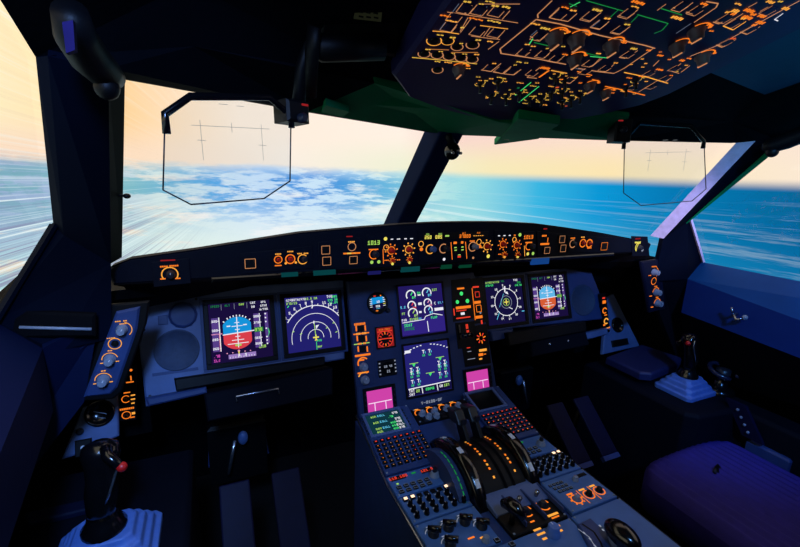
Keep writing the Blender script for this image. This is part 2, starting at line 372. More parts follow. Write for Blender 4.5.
# ------------------------------------------------------------------ the shell of the cockpit
A_T, A_B = (.709, -.470, .554), (.778, -.222, .262)
B_T, B_M, B_L = (.789, -.528, .558), (.862, -.285, .335), (.957, -.302, .176)
S_A = (.872, -1.30, .18)
def wallx(z, y): return .90 + .133*(y+.3)
LI_F, LI_A = (.90, -.30, .118), (.79, -1.30, .012)     # inner edge of the sill ledge
WB_F, WB_A = (.90, -.30, -.005), (.79, -1.30, -.05)       # lower edge of the wall lining
C_T, C_B = (0, -.115, .553), (0, .17, .262)
def up(p, d): return (p[0]+d[0], p[1]+d[1], p[2]+d[2])
n_trim = 0
def trim(mb, bevel=0):
    global n_trim; n_trim += 1; return struct('trim_%d' % n_trim, mb, bevel)
for s in (-1, 1):
    side = 'left' if s < 0 else 'right'
    # window post between windscreen and sliding window
    A2t, A2b = up(A_T, (.012, -.04, .004)), up(A_B, (.012, -.04, -.004))
    g = .22
    B2t = tuple(B_T[i]+(A2t[i]-B_T[i])*g for i in range(3)); B2m = tuple(B_M[i]+(A2b[i]-B_M[i])*g for i in range(3))
    B2t = up(B2t, (0, -.018, 0)); B2m = up(B2m, (0, -.018, 0))
    P = lambda *q: [mir(p, s) for p in q]
    dpt = lambda p: up(p, (.012, .06, .012))
    mb = MB(); mb.slab(P(A2t, A2b, B2m, B2t), .02, 'post')
    mb.slab(P(B2m, A2b, up(A_B, (.03, -.02, -.16)), up(A_B, (.11, -.055, -.16)), LI_F, B_L, B_M), .02, 'post')
    trim(mb)
    mb = MB(); mb.slab(P(A_T, A_B, A2b, A2t), .01, 'lilac' if s > 0 else 'post_green', away=(0, .6, .4)); trim(mb)  # pale right, dark left: the uneven light is put into the colour
    mb = MB(); mb.slab(P(B_T, B_M, B2m, B2t), .01, 'post', away=(0, -1.6, .4)); trim(mb)
    if s > 0:
        e = [tuple(B_T[i]+(A2t[i]-B_T[i])*k for i in range(3)) for k in (.0, .30)]; f = [tuple(B_M[i]+(A2b[i]-B_M[i])*k for i in range(3)) for k in (.0, .30)]
        mb = MB(); mb.slab([up(q, (-.006, -.024, 0)) for q in (e[0], e[1], f[1], f[0])], .004, 'green'); trim(mb)  # green lit edge of the right post, laid on as a coloured strip
    mb = MB(); mb.slab(P(B_M, B_L, up(B_L, (-.010, -.012, .0)), up(B_M, (-.010, -.012, 0))), .006, 'lilac' if s > 0 else 'post'); trim(mb)  # only the right edge is coloured as if lit
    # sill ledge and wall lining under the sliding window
    mb = MB(); mb.slab(P(B_L, S_A, LI_A, LI_F), .015, 'ledge' if s > 0 else 'navy_blue'); mb.slab(P(LI_F, LI_A, WB_A, WB_F), .015, 'lining' if s > 0 else 'navy_blue')  # right side coloured as lit from the window, left as shaded
    mb.slab(P(WB_F, WB_A, (1.03, -1.3, -.27), (1.04, -.28, -.27)), .015, 'black_soft')
    mb.slab(P(S_A, (.80, -1.3, .92), (.83, -2.05, .96), (.87, -2.05, .18)), .02, 'navy_dark')
    mb.slab(P(S_A, (.87, -2.05, .18), (.87, -2.05, -.9), LI_A), .02, 'navy_dark')
    mb.slab(P((1.04, -.28, -.27), (1.03, -1.3, -.27), (1.03, -1.3, -.9), (1.04, -.28, -.9)), .02, 'black_soft')
    struct('wall_'+side, mb)
    # corner lining between knob panel and wall, facing aft
    lp_ = [hit(*q, (0, -.245, 0), (0, 1, 0)) for q in ((100, 300), (97, 330), (84, 402), (0, 512))]
    lp_ = [(abs(p.x), -.245, p.z) for p in lp_]
    mb = MB(); mb.slab(P(*lp_, (1.06, -.245, lp_[3][2]), (1.06, -.27, .10), LI_F, (.80, -.24, .16)), .02, 'navy_blue' if s < 0 else 'navy_dark', away=(0, -1.4, 0))  # left coloured as lit, right as shaded
    a, b = [hit(*q, (0, -.248, 0), (0, 1, 0)) for q in ((94, 338), (0, 406))]; mb.tube(P((abs(a.x), a.y, a.z), (abs(b.x), b.y, b.z)), .004, 'navy_blue' if s < 0 else 'navy_dark', 8)
    mb.slab(P((.80, .05, .10), (1.06, .05, .10), (1.06, .05, -.29), (.80, .05, -.29)), .02, 'black_soft', away=(0, -1.2, 0))
    trim(mb)
    # window panes
    mb = MB(); o6 = (0, .012, .008)
    mb.sheet(P(up(A_B, up(o6, (.03, .10, -.12))), up(A_T, up(o6, (-.004, -.01, .02))), up(C_T, up(o6, (0, -.02, .03))), up(C_B, up(o6, (0, .14, -.15)))), 'pane')
    struct('window_%d' % (1 if s < 0 else 2), mb)
    mb = MB(); ov = (.012, .012, 0)
    mb.sheet(P(up(B_T, ov), up(B_M, ov), up(B_L, ov), up(S_A, ov), (.81, -1.3, .93)), 'pane', 1)
    struct('window_%d' % (3 if s < 0 else 4), mb)
    # headliner: over the sliding window, over the windscreen, beside the overhead panel
    H1 = (.43, -.337, .551); H0 = (.02, -.13, .553)
    mb = MB()
    mb.slab(P(B_T, (.80, -1.30, .90), (.60, -1.30, .93), (.62, -.56, .655), (.62, -.50, .60)), .02, 'ceiling')
    mb.slab(P(A2t, B2t, B_T, (.62, -.50, .60)), .02, 'ceiling')
    mb.slab(P(A_T, A2t, (.62, -.50, .60), H1), .02, 'ceiling'); mb.slab(P(H1, (.62, -.50, .60), (.33, -.43, .597)), .02, 'ceiling')
    mb.slab(P((.62, -.50, .60), (.62, -.56, .655), (.28, -.56, .69), (.28, -.40, .597)), .02, 'ceiling')
    struct('trim_%d' % (40+(s > 0)), mb)
    mb = MB(); mb.slab(P((.28, -.56, .69), (.62, -.56, .655), (.60, -2.05, 1.05), (.28, -2.05, 1.15)), .02, 'teal' if s > 0 else 'navy_dark')  # teal light on the right strip is put into its colour, left kept dark
    mb.slab(P((.60, -1.3, .93), (.80, -1.3, .90), (.83, -2.05, .95), (.60, -2.05, 1.05)), .02, 'ceiling'); 
    mb.slab(P((.62, -.56, .655), (.60, -1.3, .93), (.60, -2.05, 1.05)), .02, 'ceiling'); trim(mb)
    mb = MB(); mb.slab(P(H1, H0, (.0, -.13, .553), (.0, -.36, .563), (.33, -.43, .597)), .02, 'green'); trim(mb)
    # header seal above the windscreen
    mb = MB(); mb.tube(P(up(A_T, (0, .01, .012)), up(H1, (0, .012, .012)), (0, -.10, .566)), .012, 'black', 8); trim(mb)
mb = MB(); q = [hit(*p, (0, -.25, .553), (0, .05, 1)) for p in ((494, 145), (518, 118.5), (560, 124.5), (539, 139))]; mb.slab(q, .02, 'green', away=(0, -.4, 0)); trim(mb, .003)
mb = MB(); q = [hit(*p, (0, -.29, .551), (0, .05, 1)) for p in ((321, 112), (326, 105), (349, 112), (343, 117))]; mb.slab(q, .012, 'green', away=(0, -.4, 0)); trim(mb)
mb = MB()   # centre post
d = (Vector(C_T)-Vector(C_B)).normalized(); q = Vector((0, d.z, -d.y))
b, t = Vector(C_B)-d*.20, Vector(C_T)+d*.06
vs = [p+Vector((x, 0, 0))+q*e for p in (b, t) for x, e in ((-.036, -.03), (.036, -.03), (.05, .03), (-.05, .03))]
mb.mesh(vs, [(0, 1, 5, 4), (1, 2, 6, 5), (2, 3, 7, 6), (3, 0, 4, 7), (4, 5, 6, 7), (0, 3, 2, 1)], 'post_blue'); trim(mb, .006)
mb = MB(); mb.slab([(-1.1, -2.05, -.88), (1.1, -2.05, -.88), (1.1, .75, -.88), (-1.1, .75, -.88)], .05, 'floor'); struct('floor', mb)
mb = MB(); mb.slab([(-1.1, -2.05, -.9), (1.1, -2.05, -.9), (1.1, -2.05, 1.2), (-1.1, -2.05, 1.2)], .05, 'black_soft'); struct('wall_rear', mb)
mb = MB(); mb.slab([(-1.1, .62, -.9), (1.1, .62, -.9), (1.1, .50, .02), (-1.1, .50, .02)], .05, 'black_soft'); struct('wall_front', mb)
mb = MB(); mb.slab([(-.46, -.36, .66), (.46, -.36, .66), (.50, -2.05, 1.22), (-.50, -2.05, 1.22)], .03, 'ceiling'); struct('ceiling', mb)
for s in (-1, 1):   # outer cheeks closing the footwell sides and the space under the sills
    mb = MB(); mb.slab([(s*1.05, -2.05, -.9), (s*1.05, .6, -.9), (s*1.05, .6, .2), (s*1.05, -.25, .1), (s*1.05, -2.05, .1)], .03, 'black_soft', away=(0, 0, 0)); trim(mb)
    mb = MB(); mb.slab([(s*.80, -.20, .19), (s*.62, .05, .13), (0, .40, .09), (0, .6, .08), (s*1.1, .6, .08), (s*1.1, -.2, .14)], .02, 'black_soft', away=(0, 0, 2)); trim(mb)

# ------------------------------------------------------------------ glareshield
top = [GS.uv(*p) for p in ((112, 266), (130, 259), (165, 254), (200, 249), (250, 241), (300, 233), (350, 228.5), (400, 224.5), (440, 222.5), (470, 222), (505, 222), (540, 224), (570, 228), (600, 232.5), (648, 241.5))]
zb = -.046
gl = Thing('glareshield', 'long dark glareshield arching across under both windscreens', 'glareshield', GS)
mb = MB(); mb.poly([(-.80, zb), (.80, zb), (.81, top[-1][1]-.01)] + top[::-1] + [(-.81, top[0][1]-.01)], -.03, 0, 'glareshield', .004)
gl.part('face', mb)
mb = MB()
pts = [(x, -.21, .25+v) for x, v in top]
for a, b in zip(pts, pts[1:]):
    fa = (a[0]*.97, max(-.16, .30-.5*abs(a[0])), .13); fb = (b[0]*.97, max(-.16, .30-.5*abs(b[0])), .13)
    q = [GS.M4().inverted() @ Vector(p) for p in (a, b, fb, fa)]
    mb.face(q, 'black_soft')
    q2 = [p-Vector((0, .012, 0)) for p in q]; mb.face(q2[::-1], 'black_soft')
gl.part('top_cover', mb)
mb = MB(); mb.poly([(-.80, 0), (.80, 0), (.80, .26), (-.80, .26)], 0, .012, 'black_soft')
o = mb.build('under_lining', gl.o); o.location = (0, zb-.001, -.002); o.rotation_euler = (R(-90-16), 0, 0)
mb = MB(); mb.box(-.62, .62, zb-.008, zb+.004, -.006, .008, 'black_gloss', .003); gl.part('lip', mb)
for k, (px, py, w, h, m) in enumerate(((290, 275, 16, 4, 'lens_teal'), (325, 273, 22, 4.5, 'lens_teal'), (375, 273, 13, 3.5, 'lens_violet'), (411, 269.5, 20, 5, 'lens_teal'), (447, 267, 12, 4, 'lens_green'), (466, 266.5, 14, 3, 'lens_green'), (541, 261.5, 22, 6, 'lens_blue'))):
    x, y = gl.uv(px, py, .012); q = gl.uv(px, py+1, .012); u = abs(q[1]-y); mb = MB(); mb.box(x-w*u/2, x+w*u/2, y-h*u/2, y+h*u/2, .004, .012, m, .002); gl.part('lip_glow_patches', mb)  # coloured reflections on the lip, painted as dim glowing patches

def legend(T, items, name='legend', parent=None, z=.0012):
    """lit lettering and marks engraved on a panel face"""
    mb = MB()
    for it in items:
        k, px, py = it[0], it[1], it[2]
        if k == 'path': px, py = it[3][0]
        x, y = T.uv(px, py); s = T.pxv(px, py)
        if k == 'bar': mb.rect(x, y, it[3]*s*.92, it[4]*s*.78, z, it[5])
        elif k == 'glyphs':   # a short word too small to read: a row of letter-sized marks
            w, h, m = it[3]*s, it[4]*s, it[5]; n = max(2, int(it[3]/1.5)); 
            for i in range(n):
                if n > 4 and i == n//2 and i % 2: continue
                mb.rect(x-w/2+(i+.5)*w/n, y, w/n*.78, h*.8, z, m)
        elif k == 'ring': mb.arc(x, y, it[3]*s, it[4]*s*.72, 0, 360, z, it[5], 20)
        elif k == 'arc': mb.arc(x, y, it[3]*s, it[4]*s*.72, it[6], it[7], z, it[5], 14)
        elif k == 'dot': mb.disc(x, y, it[3]*s, z, it[4], 12)
        elif k == 'star':
            mb.arc(x, y, it[3]*s*.9, .2*it[3]*s, 0, 360, z, it[4], 18)
            for a in range(0, 360, 45):
                c, q = math.cos(R(a+10)), math.sin(R(a+10)); mb.line((x+1.25*it[3]*s*c, y+1.25*it[3]*s*q), (x+1.65*it[3]*s*c, y+1.65*it[3]*s*q), .3*it[3]*s, z, it[4])
        elif k == 'txt': mb.text(it[3], x, y, it[4]*s, z, it[5])
        elif k == 'path':
            mb.path([T.uv(*p) for p in it[3]], it[4]*s*.8, z, it[5])
    if mb.f: return T.part(name, mb, parent)
def _pxv(s, px, py):
    a = s.uv(px, py-.5); b = s.uv(px, py+.5); return math.hypot(a[0]-b[0], a[1]-b[1])
Thing.pxv = _pxv
def plate(T, pts, z0, z1, m, ch=.002, name='panel_plate'):
    mb = MB(); q = [T.uv(*p) for p in pts]; mb.poly(q, z0, z1, m, ch); return T.part(name, mb)
def pxknob(T, px, py, rp, h, m='knob', ptr='white', z=0, ang=90, name='knob'):
    x, y = T.uv(px, py); return T.knob(x, y, rp*T.pxv(px, py), h, m, name, ptr, z, ang)
def pxbutton(T, px, py, wp, hp, m='black', rim=None, z=0, d=.004, name='pushbutton', rw=.0014):
    x, y = T.uv(px, py); s = T.pxv(px, py); return T.button(x, y, wp*s, hp*s, d, m, name, rim, rw, z)

def gpanel(name, label, cat, c, pts, group=None):
    T = Thing(name, label, cat, GS, px=c, group=group)
    plate(T, pts, .0, .003, 'glareshield', .001); return T
Zp = .0035
# outer corner knobs at the two ends of the glareshield
T = gpanel('lighting_knob_panel', 'knob panel at the left end of the glareshield, above the captain\'s round speaker', 'knob panel', (170, 272), [(152, 262), (189, 258), (191, 283), (154, 287)])
legend(T, [('glyphs', 164, 266.2, 7, 2, 'orange'), ('glyphs', 174, 265.4, 8, 2, 'orange'), ('arc', 170, 274, 7, 1.5, 'amber', -40, 220), ('bar', 163, 278.5, 5, 1.6, 'orange'), ('bar', 178, 278, 5, 1.6, 'orange'), ('bar', 168, 260, 14, 1.6, 'red_dim')], z=Zp)
pxknob(T, 171, 274, 4.2, .014, 'knob_dark', 'white', .003)
T = gpanel('lighting_knob_panel', 'knob panel at the right end of the glareshield, below the white window seal', 'knob panel', (638, 247), [(631, 236), (647, 236.5), (649, 256), (632, 256)])
legend(T, [('glyphs', 637, 242.3, 8, 2.2, 'yellow'), ('bar', 637, 238.6, 8, 1.6, 'red_dim'), ('path', 0, 0, [(634, 242), (638, 243), (636, 247), (635, 251)], 1.2, 'yellow'), ('arc', 637.5, 247, 4, 1.4, 'yellow', 60, 240), ('dot', 641.5, 249.7, 1.6, 'grey_lit')], z=Zp)
pxknob(T, 638.5, 247.5, 2.6, .012, 'knob_dark', None, .003)
# loudspeaker and map light knobs
T = gpanel('speaker_knob_panel', 'left glareshield panel with one square button and three small ringed knobs', 'knob panel', (278, 259), [(240, 253.5), (312, 246), (313, 268), (241, 274)])
pxbutton(T, 250, 263, 11, 10.5, 'black', 'copper', .003)
legend(T, [('glyphs', 278, 253.8, 6, 1.6, 'amber'), ('ring', 278, 259.3, 3.6, 1.3, 'orange'), ('bar', 278, 265.2, 7, 1.5, 'orange'), ('glyphs', 290, 251.3, 6, 1.6, 'amber'), ('ring', 290, 258.8, 4.4, 1.5, 'orange'), ('dot', 285.5, 263, 1.2, 'amber'), ('dot', 295.5, 262.2, 1.2, 'amber'),
           ('glyphs', 302.5, 253.2, 11, 1.6, 'amber'), ('arc', 302.5, 259, 4.6, 1.3, 'amber', 40, 330)], z=Zp)
for p, r, m in (((278.3, 259.3), 2.0, 'red'), ((290.3, 258.8), 2.6, 'red'), ((304.5, 258.8), 3.2, 'knob_dark')): pxknob(T, *p, r, .010, m, None, .003)
T = gpanel('speaker_knob_panel', 'right glareshield panel with three small ringed knobs and one square button', 'knob panel', (588, 244), [(565, 235), (612, 237.5), (613, 253), (566, 252)])
pxbutton(T, 602.5, 246, 9, 8, 'black', 'orange', .003)
legend(T, [('glyphs', 572, 238, 6, 1.6, 'orange'), ('arc', 572, 243.5, 3.8, 1.2, 'copper', 70, 330), ('glyphs', 582, 237, 5, 1.4, 'amber'), ('ring', 582, 243, 3.7, 1.5, 'orange'), ('ring', 588.5, 243.3, 3.7, 1.8, 'orange'), ('glyphs', 588.5, 247.8, 6, 1.4, 'orange')], z=Zp)
for p, r, m in (((573, 243.5), 2.4, 'knob_dark'), ((582.3, 243), 2.0, 'red'), ((588.6, 243.3), 1.8, 'red')): pxknob(T, *p, r, .010, m, None, .003)
# master warning lights and sidestick priority lights
for sd, sq, cr, lab in ((-1, ((325, 249.5, 9.3), (326, 260.5, 9.3)), (351.5, 246.5, 351.5, 253, 352.5, 259.5, 349, 236.5), 'warning light panel with four copper outlined squares left of the autopilot controls'),
                    (1, ((560.5, 239, 7.5), (561.5, 248, 7.5)), (544, 237, 544, 244, 545.5, 250, 544.5, 228.7), 'warning light panel with four copper outlined squares right of the autopilot controls')):
    T = gpanel('warning_light_panel', lab, 'warning panel', (sq[0][0]+sd*-8, sq[0][1]), [(318, 242), (361, 237), (363, 266), (319, 269)] if sd < 0 else [(536, 231), (567, 234), (568, 254), (537, 257)])
    for px, py, w in sq: pxbutton(T, px, py, w, w, 'black', 'copper', .003)
    pxbutton(T, cr[4], cr[5], 9 if sd < 0 else 7.5, 8.5 if sd < 0 else 7, 'black', 'copper', .003)
    if sd < 0: legend(T, [('ring', cr[0], cr[1], 4, 1, 'copper'), ('glyphs', 351, 241.6, 7, 1.7, 'amber'), ('bar', 351.5, 253, 19, 1.9, 'orange'), ('glyphs', 351, 253, 9, 1.8, 'yellow'), ('bar', 349, 236.3, 7, 1.5, 'red_dim')], z=Zp)
    else: legend(T, [('glyphs', 543.5, 235.6, 6, 2.2, 'orange'), ('bar', 544, 243.8, 12, 2.4, 'orange'), ('bar', 547, 239.8, .9, 6, 'orange'), ('bar', 544.5, 228.7, 5, 1.6, 'red_dim')], z=Zp)
# EFIS control panels
T = gpanel('display_control_panel', 'captain\'s display control panel, left of the central autopilot unit', 'control panel', (392, 250), [(366, 235), (416, 230.5), (417, 262), (368, 266.5)])
legend(T, [('path', 0, 0, [(382.5, 249), (383, 263.5)], .9, 'orange'), ('bar', 373, 249.2, 11, 1.4, 'orange'), ('arc', 373.5, 254, 4.7, 1.3, 'orange', 60, 300), ('dot', 371.3, 262, 1.7, 'lime'), ('dot', 378.3, 261.6, 1.7, 'lime'), ('dot', 385, 238.6, 1.9, 'yellow'),
           ('bar', 391.5, 239, 3, 1.2, 'white_lit'), ('bar', 398, 238.8, 4, 1.2, 'white_lit'), ('bar', 405, 238.6, 3, 1.2, 'white_lit'), ('bar', 411, 238.4, 3.4, 1.2, 'white_lit'),
           ('star', 390.8, 250.2, 4.2, 'orange'), ('star', 408.3, 249.2, 4.2, 'amber'), ('ring', 385.6, 247.3, 2.6, 1, 'amber'), ('star', 392, 260, 2.2, 'orange'), ('star', 409, 259, 2.2, 'orange'), ('glyphs', 386, 260, 5, 1.2, 'orange'), ('glyphs', 398, 259.6, 4, 1.2, 'orange'), ('dot', 392, 263.6, 1.4, 'yellow'), ('dot', 409, 262.4, 1.4, 'yellow')], z=Zp)
x, y = T.uv(373, 242.3); s_ = T.pxv(373, 242.3); mb = MB(); mb.box(x-6*s_, x+6*s_, y-3*s_, y+3*s_, .002, .005, 'black', .0008); mb.text('1013', x, y, 4.2*s_, .0056, 'lime'); T.part('readout', mb)
for p, r, m in (((375, 254), 3.4, 'knob_dark'), ((391, 250.2), 3.0, 'red'), ((408.4, 249.2), 3.0, 'red'), ((392, 260), 1.7, 'red'), ((409, 259), 1.7, 'red')): pxknob(T, *p, r, .012, m, None, .003)
T = gpanel('display_control_panel', 'first officer\'s display control panel, right of the central autopilot unit', 'control panel', (510, 245), [(494, 230), (535, 231.5), (536, 258), (495, 259.5)])
legend(T, [('bar', 498.3, 235.6, 2.6, 1.2, 'white_lit'), ('bar', 503.7, 235.4, 2.6, 1.2, 'white_lit'), ('bar', 509, 235.2, 2.6, 1.2, 'white_lit'), ('bar', 514, 235, 2.4, 1.3, 'orange'), ('dot', 519.2, 234.6, 1.8, 'lime'),
           ('star', 502.2, 244, 3.7, 'orange'), ('star', 516, 245, 3.6, 'orange'), ('ring', 513.6, 239.3, 2.2, 1, 'amber'), ('star', 503.8, 254.2, 2.1, 'orange'), ('star', 517, 254.4, 2.0, 'orange'), ('glyphs', 499, 254, 4, 1.2, 'orange'), ('dot', 503.8, 256.7, 1.4, 'amber'), ('dot', 517, 256.6, 1.4, 'yellow'),
           ('path', 0, 0, [(523.6, 245.5), (524, 256)], .8, 'amber'), ('bar', 528, 242.3, 9, 1.6, 'orange'), ('arc', 528, 246, 3.6, 1.2, 'orange', 70, 300), ('dot', 527, 253.7, 1.6, 'yellow'), ('dot', 532.2, 253.3, 1.6, 'lime')], z=Zp)
x, y = T.uv(527.3, 236.8); s_ = T.pxv(527, 237); mb = MB(); mb.box(x-6*s_, x+6*s_, y-2.6*s_, y+2.6*s_, .002, .005, 'black', .0008); mb.text('1013', x, y, 3.8*s_, .0056, 'orange'); T.part('readout', mb)
for p, r, m in (((531, 245.6), 2.8, 'knob_dark'), ((502.2, 244), 2.5, 'red'), ((516, 245), 2.4, 'red'), ((503.8, 254.2), 1.5, 'red'), ((517, 254.4), 1.5, 'red')): pxknob(T, *p, r, .012, m, None, .003)
# central autopilot unit
T = gpanel('autopilot_control_unit', 'central autopilot unit of knobs and a long lit readout strip on the glareshield', 'control unit', (455, 246), [(418, 230.5), (492, 229.5), (493, 260), (419, 262.5)])
x0, y0 = T.uv(422.5, 236.3); x1, y1 = T.uv(487, 234.6); s_ = T.pxv(455, 236)
mb = MB(); mb.box(x0, x1, y0-3.0*s_, y0+3.4*s_, .002, .005, 'black', .0008)
xm = x0+(x1-x0)*.5; mb.text('SPD', x0+.012, y0+2*s_, 1.7*s_, .0056, 'lime'); mb.text('HDG', x0+.05, y0+2*s_, 1.7*s_, .0056, 'lime'); mb.text('250', x0+.014, y0-.8*s_, 3.3*s_, .0056, 'yellow'); mb.text('085', x0+.046, y0-.8*s_, 3.3*s_, .0056, 'yellow'); mb.rect(x0+.072, y0, .012, .0042, .0056, 'lime')
mb.text('ALT', xm+.022, y0+2.1*s_, 1.7*s_, .0056, 'orange'); mb.text('37000', xm+.026, y0-.8*s_, 3.4*s_, .0056, 'orange'); mb.text('V/S', xm+.07, y0+2.1*s_, 1.7*s_, .0056, 'orange'); mb.text('-----', xm+.07, y0-.8*s_, 3.2*s_, .0056, 'amber')
T.part('readout', mb)
legend(T, [('ring', 420.4, 243.8, 2.7, 1.0, 'amber'), ('dot', 420.8, 249, 1.9, 'orange'), ('arc', 429.5, 249, 4.4, 1.4, 'amber', 50, 310), ('arc', 443, 248.3, 4.4, 1.4, 'copper', 60, 300), ('dot', 443.5, 259, 1.5, 'white_lit'), ('path', 0, 0, [(450.3, 242), (451.6, 259.5)], .9, 'orange'),
           ('path', 0, 0, [(464.8, 241.5), (466.2, 258.5)], .9, 'orange'), ('bar', 454.5, 242.6, 4, 3, 'orange'), ('bar', 461.5, 242.2, 3, 3, 'orange'), ('bar', 454.8, 247.4, 3, 1.3, 'lime'), ('bar', 461.8, 246.8, 3, 1.3, 'lime'), ('bar', 455, 250, 3, 1.3, 'lime'), ('bar', 461.8, 249.6, 3, 1.3, 'lime'), ('bar', 458.6, 256.4, 4, 2.4, 'red_lit'), ('bar', 458.6, 254.6, 3.4, 1, 'lime'),
           ('arc', 472, 246.4, 4.5, 1.3, 'copper', 30, 330), ('glyphs', 471.5, 240.8, 6, 1.5, 'orange'), ('ring', 478.3, 241.8, 2.7, 1.0, 'amber'), ('dot', 479.3, 246.3, 1.7, 'orange'), ('star', 486.3, 246, 4.1, 'amber'), ('dot', 487.5, 256, 1.9, 'yellow'), ('dot', 472.5, 257.6, 1.2, 'copper')], z=Zp)
for p, r, m in (((432, 248.8), 3.3, 'grey_blue'), ((445, 248.2), 3.0, 'knob_dark'), ((474, 246.3), 3.2, 'knob'), ((486.5, 246), 2.8, 'red')): pxknob(T, *p, r, .014, m, None, .003)
for p in ((458, 243), (454.8, 252.5), (462, 252.2), (458.6, 259)): pxbutton(T, *p, 3.6, 2.2, 'black', None, .003, .003)

# ------------------------------------------------------------------ main instrument panel: three boards
def board(name, label, fr, pts_xy, m, ch=.004, n=-.02, holes=None):
    T = Thing(name, label, 'instrument panel', fr); mb = MB(); mb.poly(pts_xy, n, 0, m, ch); T.part('panel_board', mb); return T
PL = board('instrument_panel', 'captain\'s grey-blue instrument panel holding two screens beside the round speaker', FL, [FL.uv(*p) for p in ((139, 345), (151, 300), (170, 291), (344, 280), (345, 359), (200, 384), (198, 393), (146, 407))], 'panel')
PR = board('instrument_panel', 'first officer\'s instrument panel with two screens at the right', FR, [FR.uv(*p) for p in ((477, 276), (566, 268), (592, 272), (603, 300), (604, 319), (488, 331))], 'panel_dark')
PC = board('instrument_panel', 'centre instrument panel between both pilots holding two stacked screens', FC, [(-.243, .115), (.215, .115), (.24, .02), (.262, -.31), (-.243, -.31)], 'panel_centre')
# lower lip and tray slot under the captain's screens
mb = MB(); q = [PL.uv(*p) for p in ((146, 397), (206, 386), (207, 392), (149, 405))]; mb.poly(q, .0, .022, 'panel_dark', .004); PL.part('lower_lip', mb)
mb = MB(); q = [PL.uv(*p) for p in ((152, 373.5), (198, 367), (198.5, 370), (152.5, 376.5))]; mb.poly(q, -.001, .0012, 'panel_dark'); PL.part('slot', mb)
mb = MB(); x, y = PL.uv(177, 350); r = 20*PL.pxv(177, 350)
mb.lathe(x, y, [(r*1.04, 0), (r*1.04, .002), (r*.96, .003), (r*.94, .0015), (.0001, .0022)], 'grille', 36)
PL.part('speaker_grille', mb)
x, y = PL.uv(183, 315); r = 13*PL.pxv(183, 315); mb = MB()
mb.lathe(x, y, [(r*1.02, 0), (r*1.02, .003), (r*.9, .006), (r*.82, .004), (.0001, .005)], 'panel_dark', 12, False); PL.part('blank_cover', mb)
x, y = PL.uv(163, 320); mb = MB(); mb.box(x-.011, x+.011, y-.012, y+.012, 0, .003, 'panel_dark', .001); PL.part('placard', mb)
for p in ((144, 330), (150, 396), (196, 299), (277, 294), (276, 356)):
    x, y = PL.uv(*p); mb = MB(); mb.lathe(x, y, [(.0035, 0), (.0035, .0015), (.0025, .002)], 'knob_dark', 10); PL.part('screw', mb)
x, y = PR.uv(583, 300); r = 15*PR.pxv(583, 300); mb = MB(); mb.lathe(x, y, [(r*1.04, 0), (r*1.04, .002), (r*.96, .003), (r*.94, .0015), (.0001, .0022)], 'grille', 36); PR.part('speaker_grille', mb)
mb = MB(); q = [PR.uv(*p) for p in ((488, 331), (510, 328), (510, 337), (490, 341))]; mb.poly(q, -.01, .02, 'panel_dark', .003); PR.part('lower_lip', mb)
mb = MB(); q = [PR.uv(*p) for p in ((568, 336), (604, 328), (604, 334), (570, 343))]; mb.poly(q, -.01, .02, 'panel', .003); PR.part('lower_lip', mb)

# ------------------------------------------------------------------ screens
U = .079
emi('scr_pfd', (24, 14, 58)); emi('scr_nd', (33, 31, 108)); emi('scr_rose', (20, 16, 58)); emi('scr_ewd', (34, 24, 94)); emi('scr_sd', (36, 34, 114)); emi('scr_ewd2', (48, 34, 126))
emi('sky_blue', (20, 146, 216)); emi('sky_pale', (96, 182, 232)); emi('earth', (216, 62, 74)); emi('earth_orange', (214, 92, 52)); emi('tape', (86, 62, 136)); emi('tape_pale', (150, 120, 190)); emi('violet', (214, 80, 190)); emi('rosy', (230, 150, 190))
def display(name, label, fr, cx, cy, bg, half=U):
    T = Thing(name, label, 'display screen', fr, cx, cy); h = half; k = 1.09 if fr is FC else 1.17
    if fr is not FC: mb = MB(); mb.frame(-h*1.27, h*1.27, -h*1.25, h*1.25, h*.10, 0, .003, 'panel_dark'); T.part('surround', mb, bevel=.001)
    mb = MB(); mb.frame(-h*k, h*k, -h*k, h*k, h*(k-1.01), 0, .007, 'black'); T.part('bezel', mb, bevel=.0015)
    mb = MB(); mb.rect(0, 0, 2.04*h, 2.04*h, .002, bg); return T, mb, h
def clip_att(cx, cy, rx, ry, y0, y1, flat):
    pts = []
    for i in range(40):
        a = 2*PI*i/40; x = max(-flat, min(flat, rx*math.cos(a))); y = ry*math.sin(a); pts.append((x, max(y0, min(y1, y))))
    return [(cx+x, cy+y) for x, y in pts]
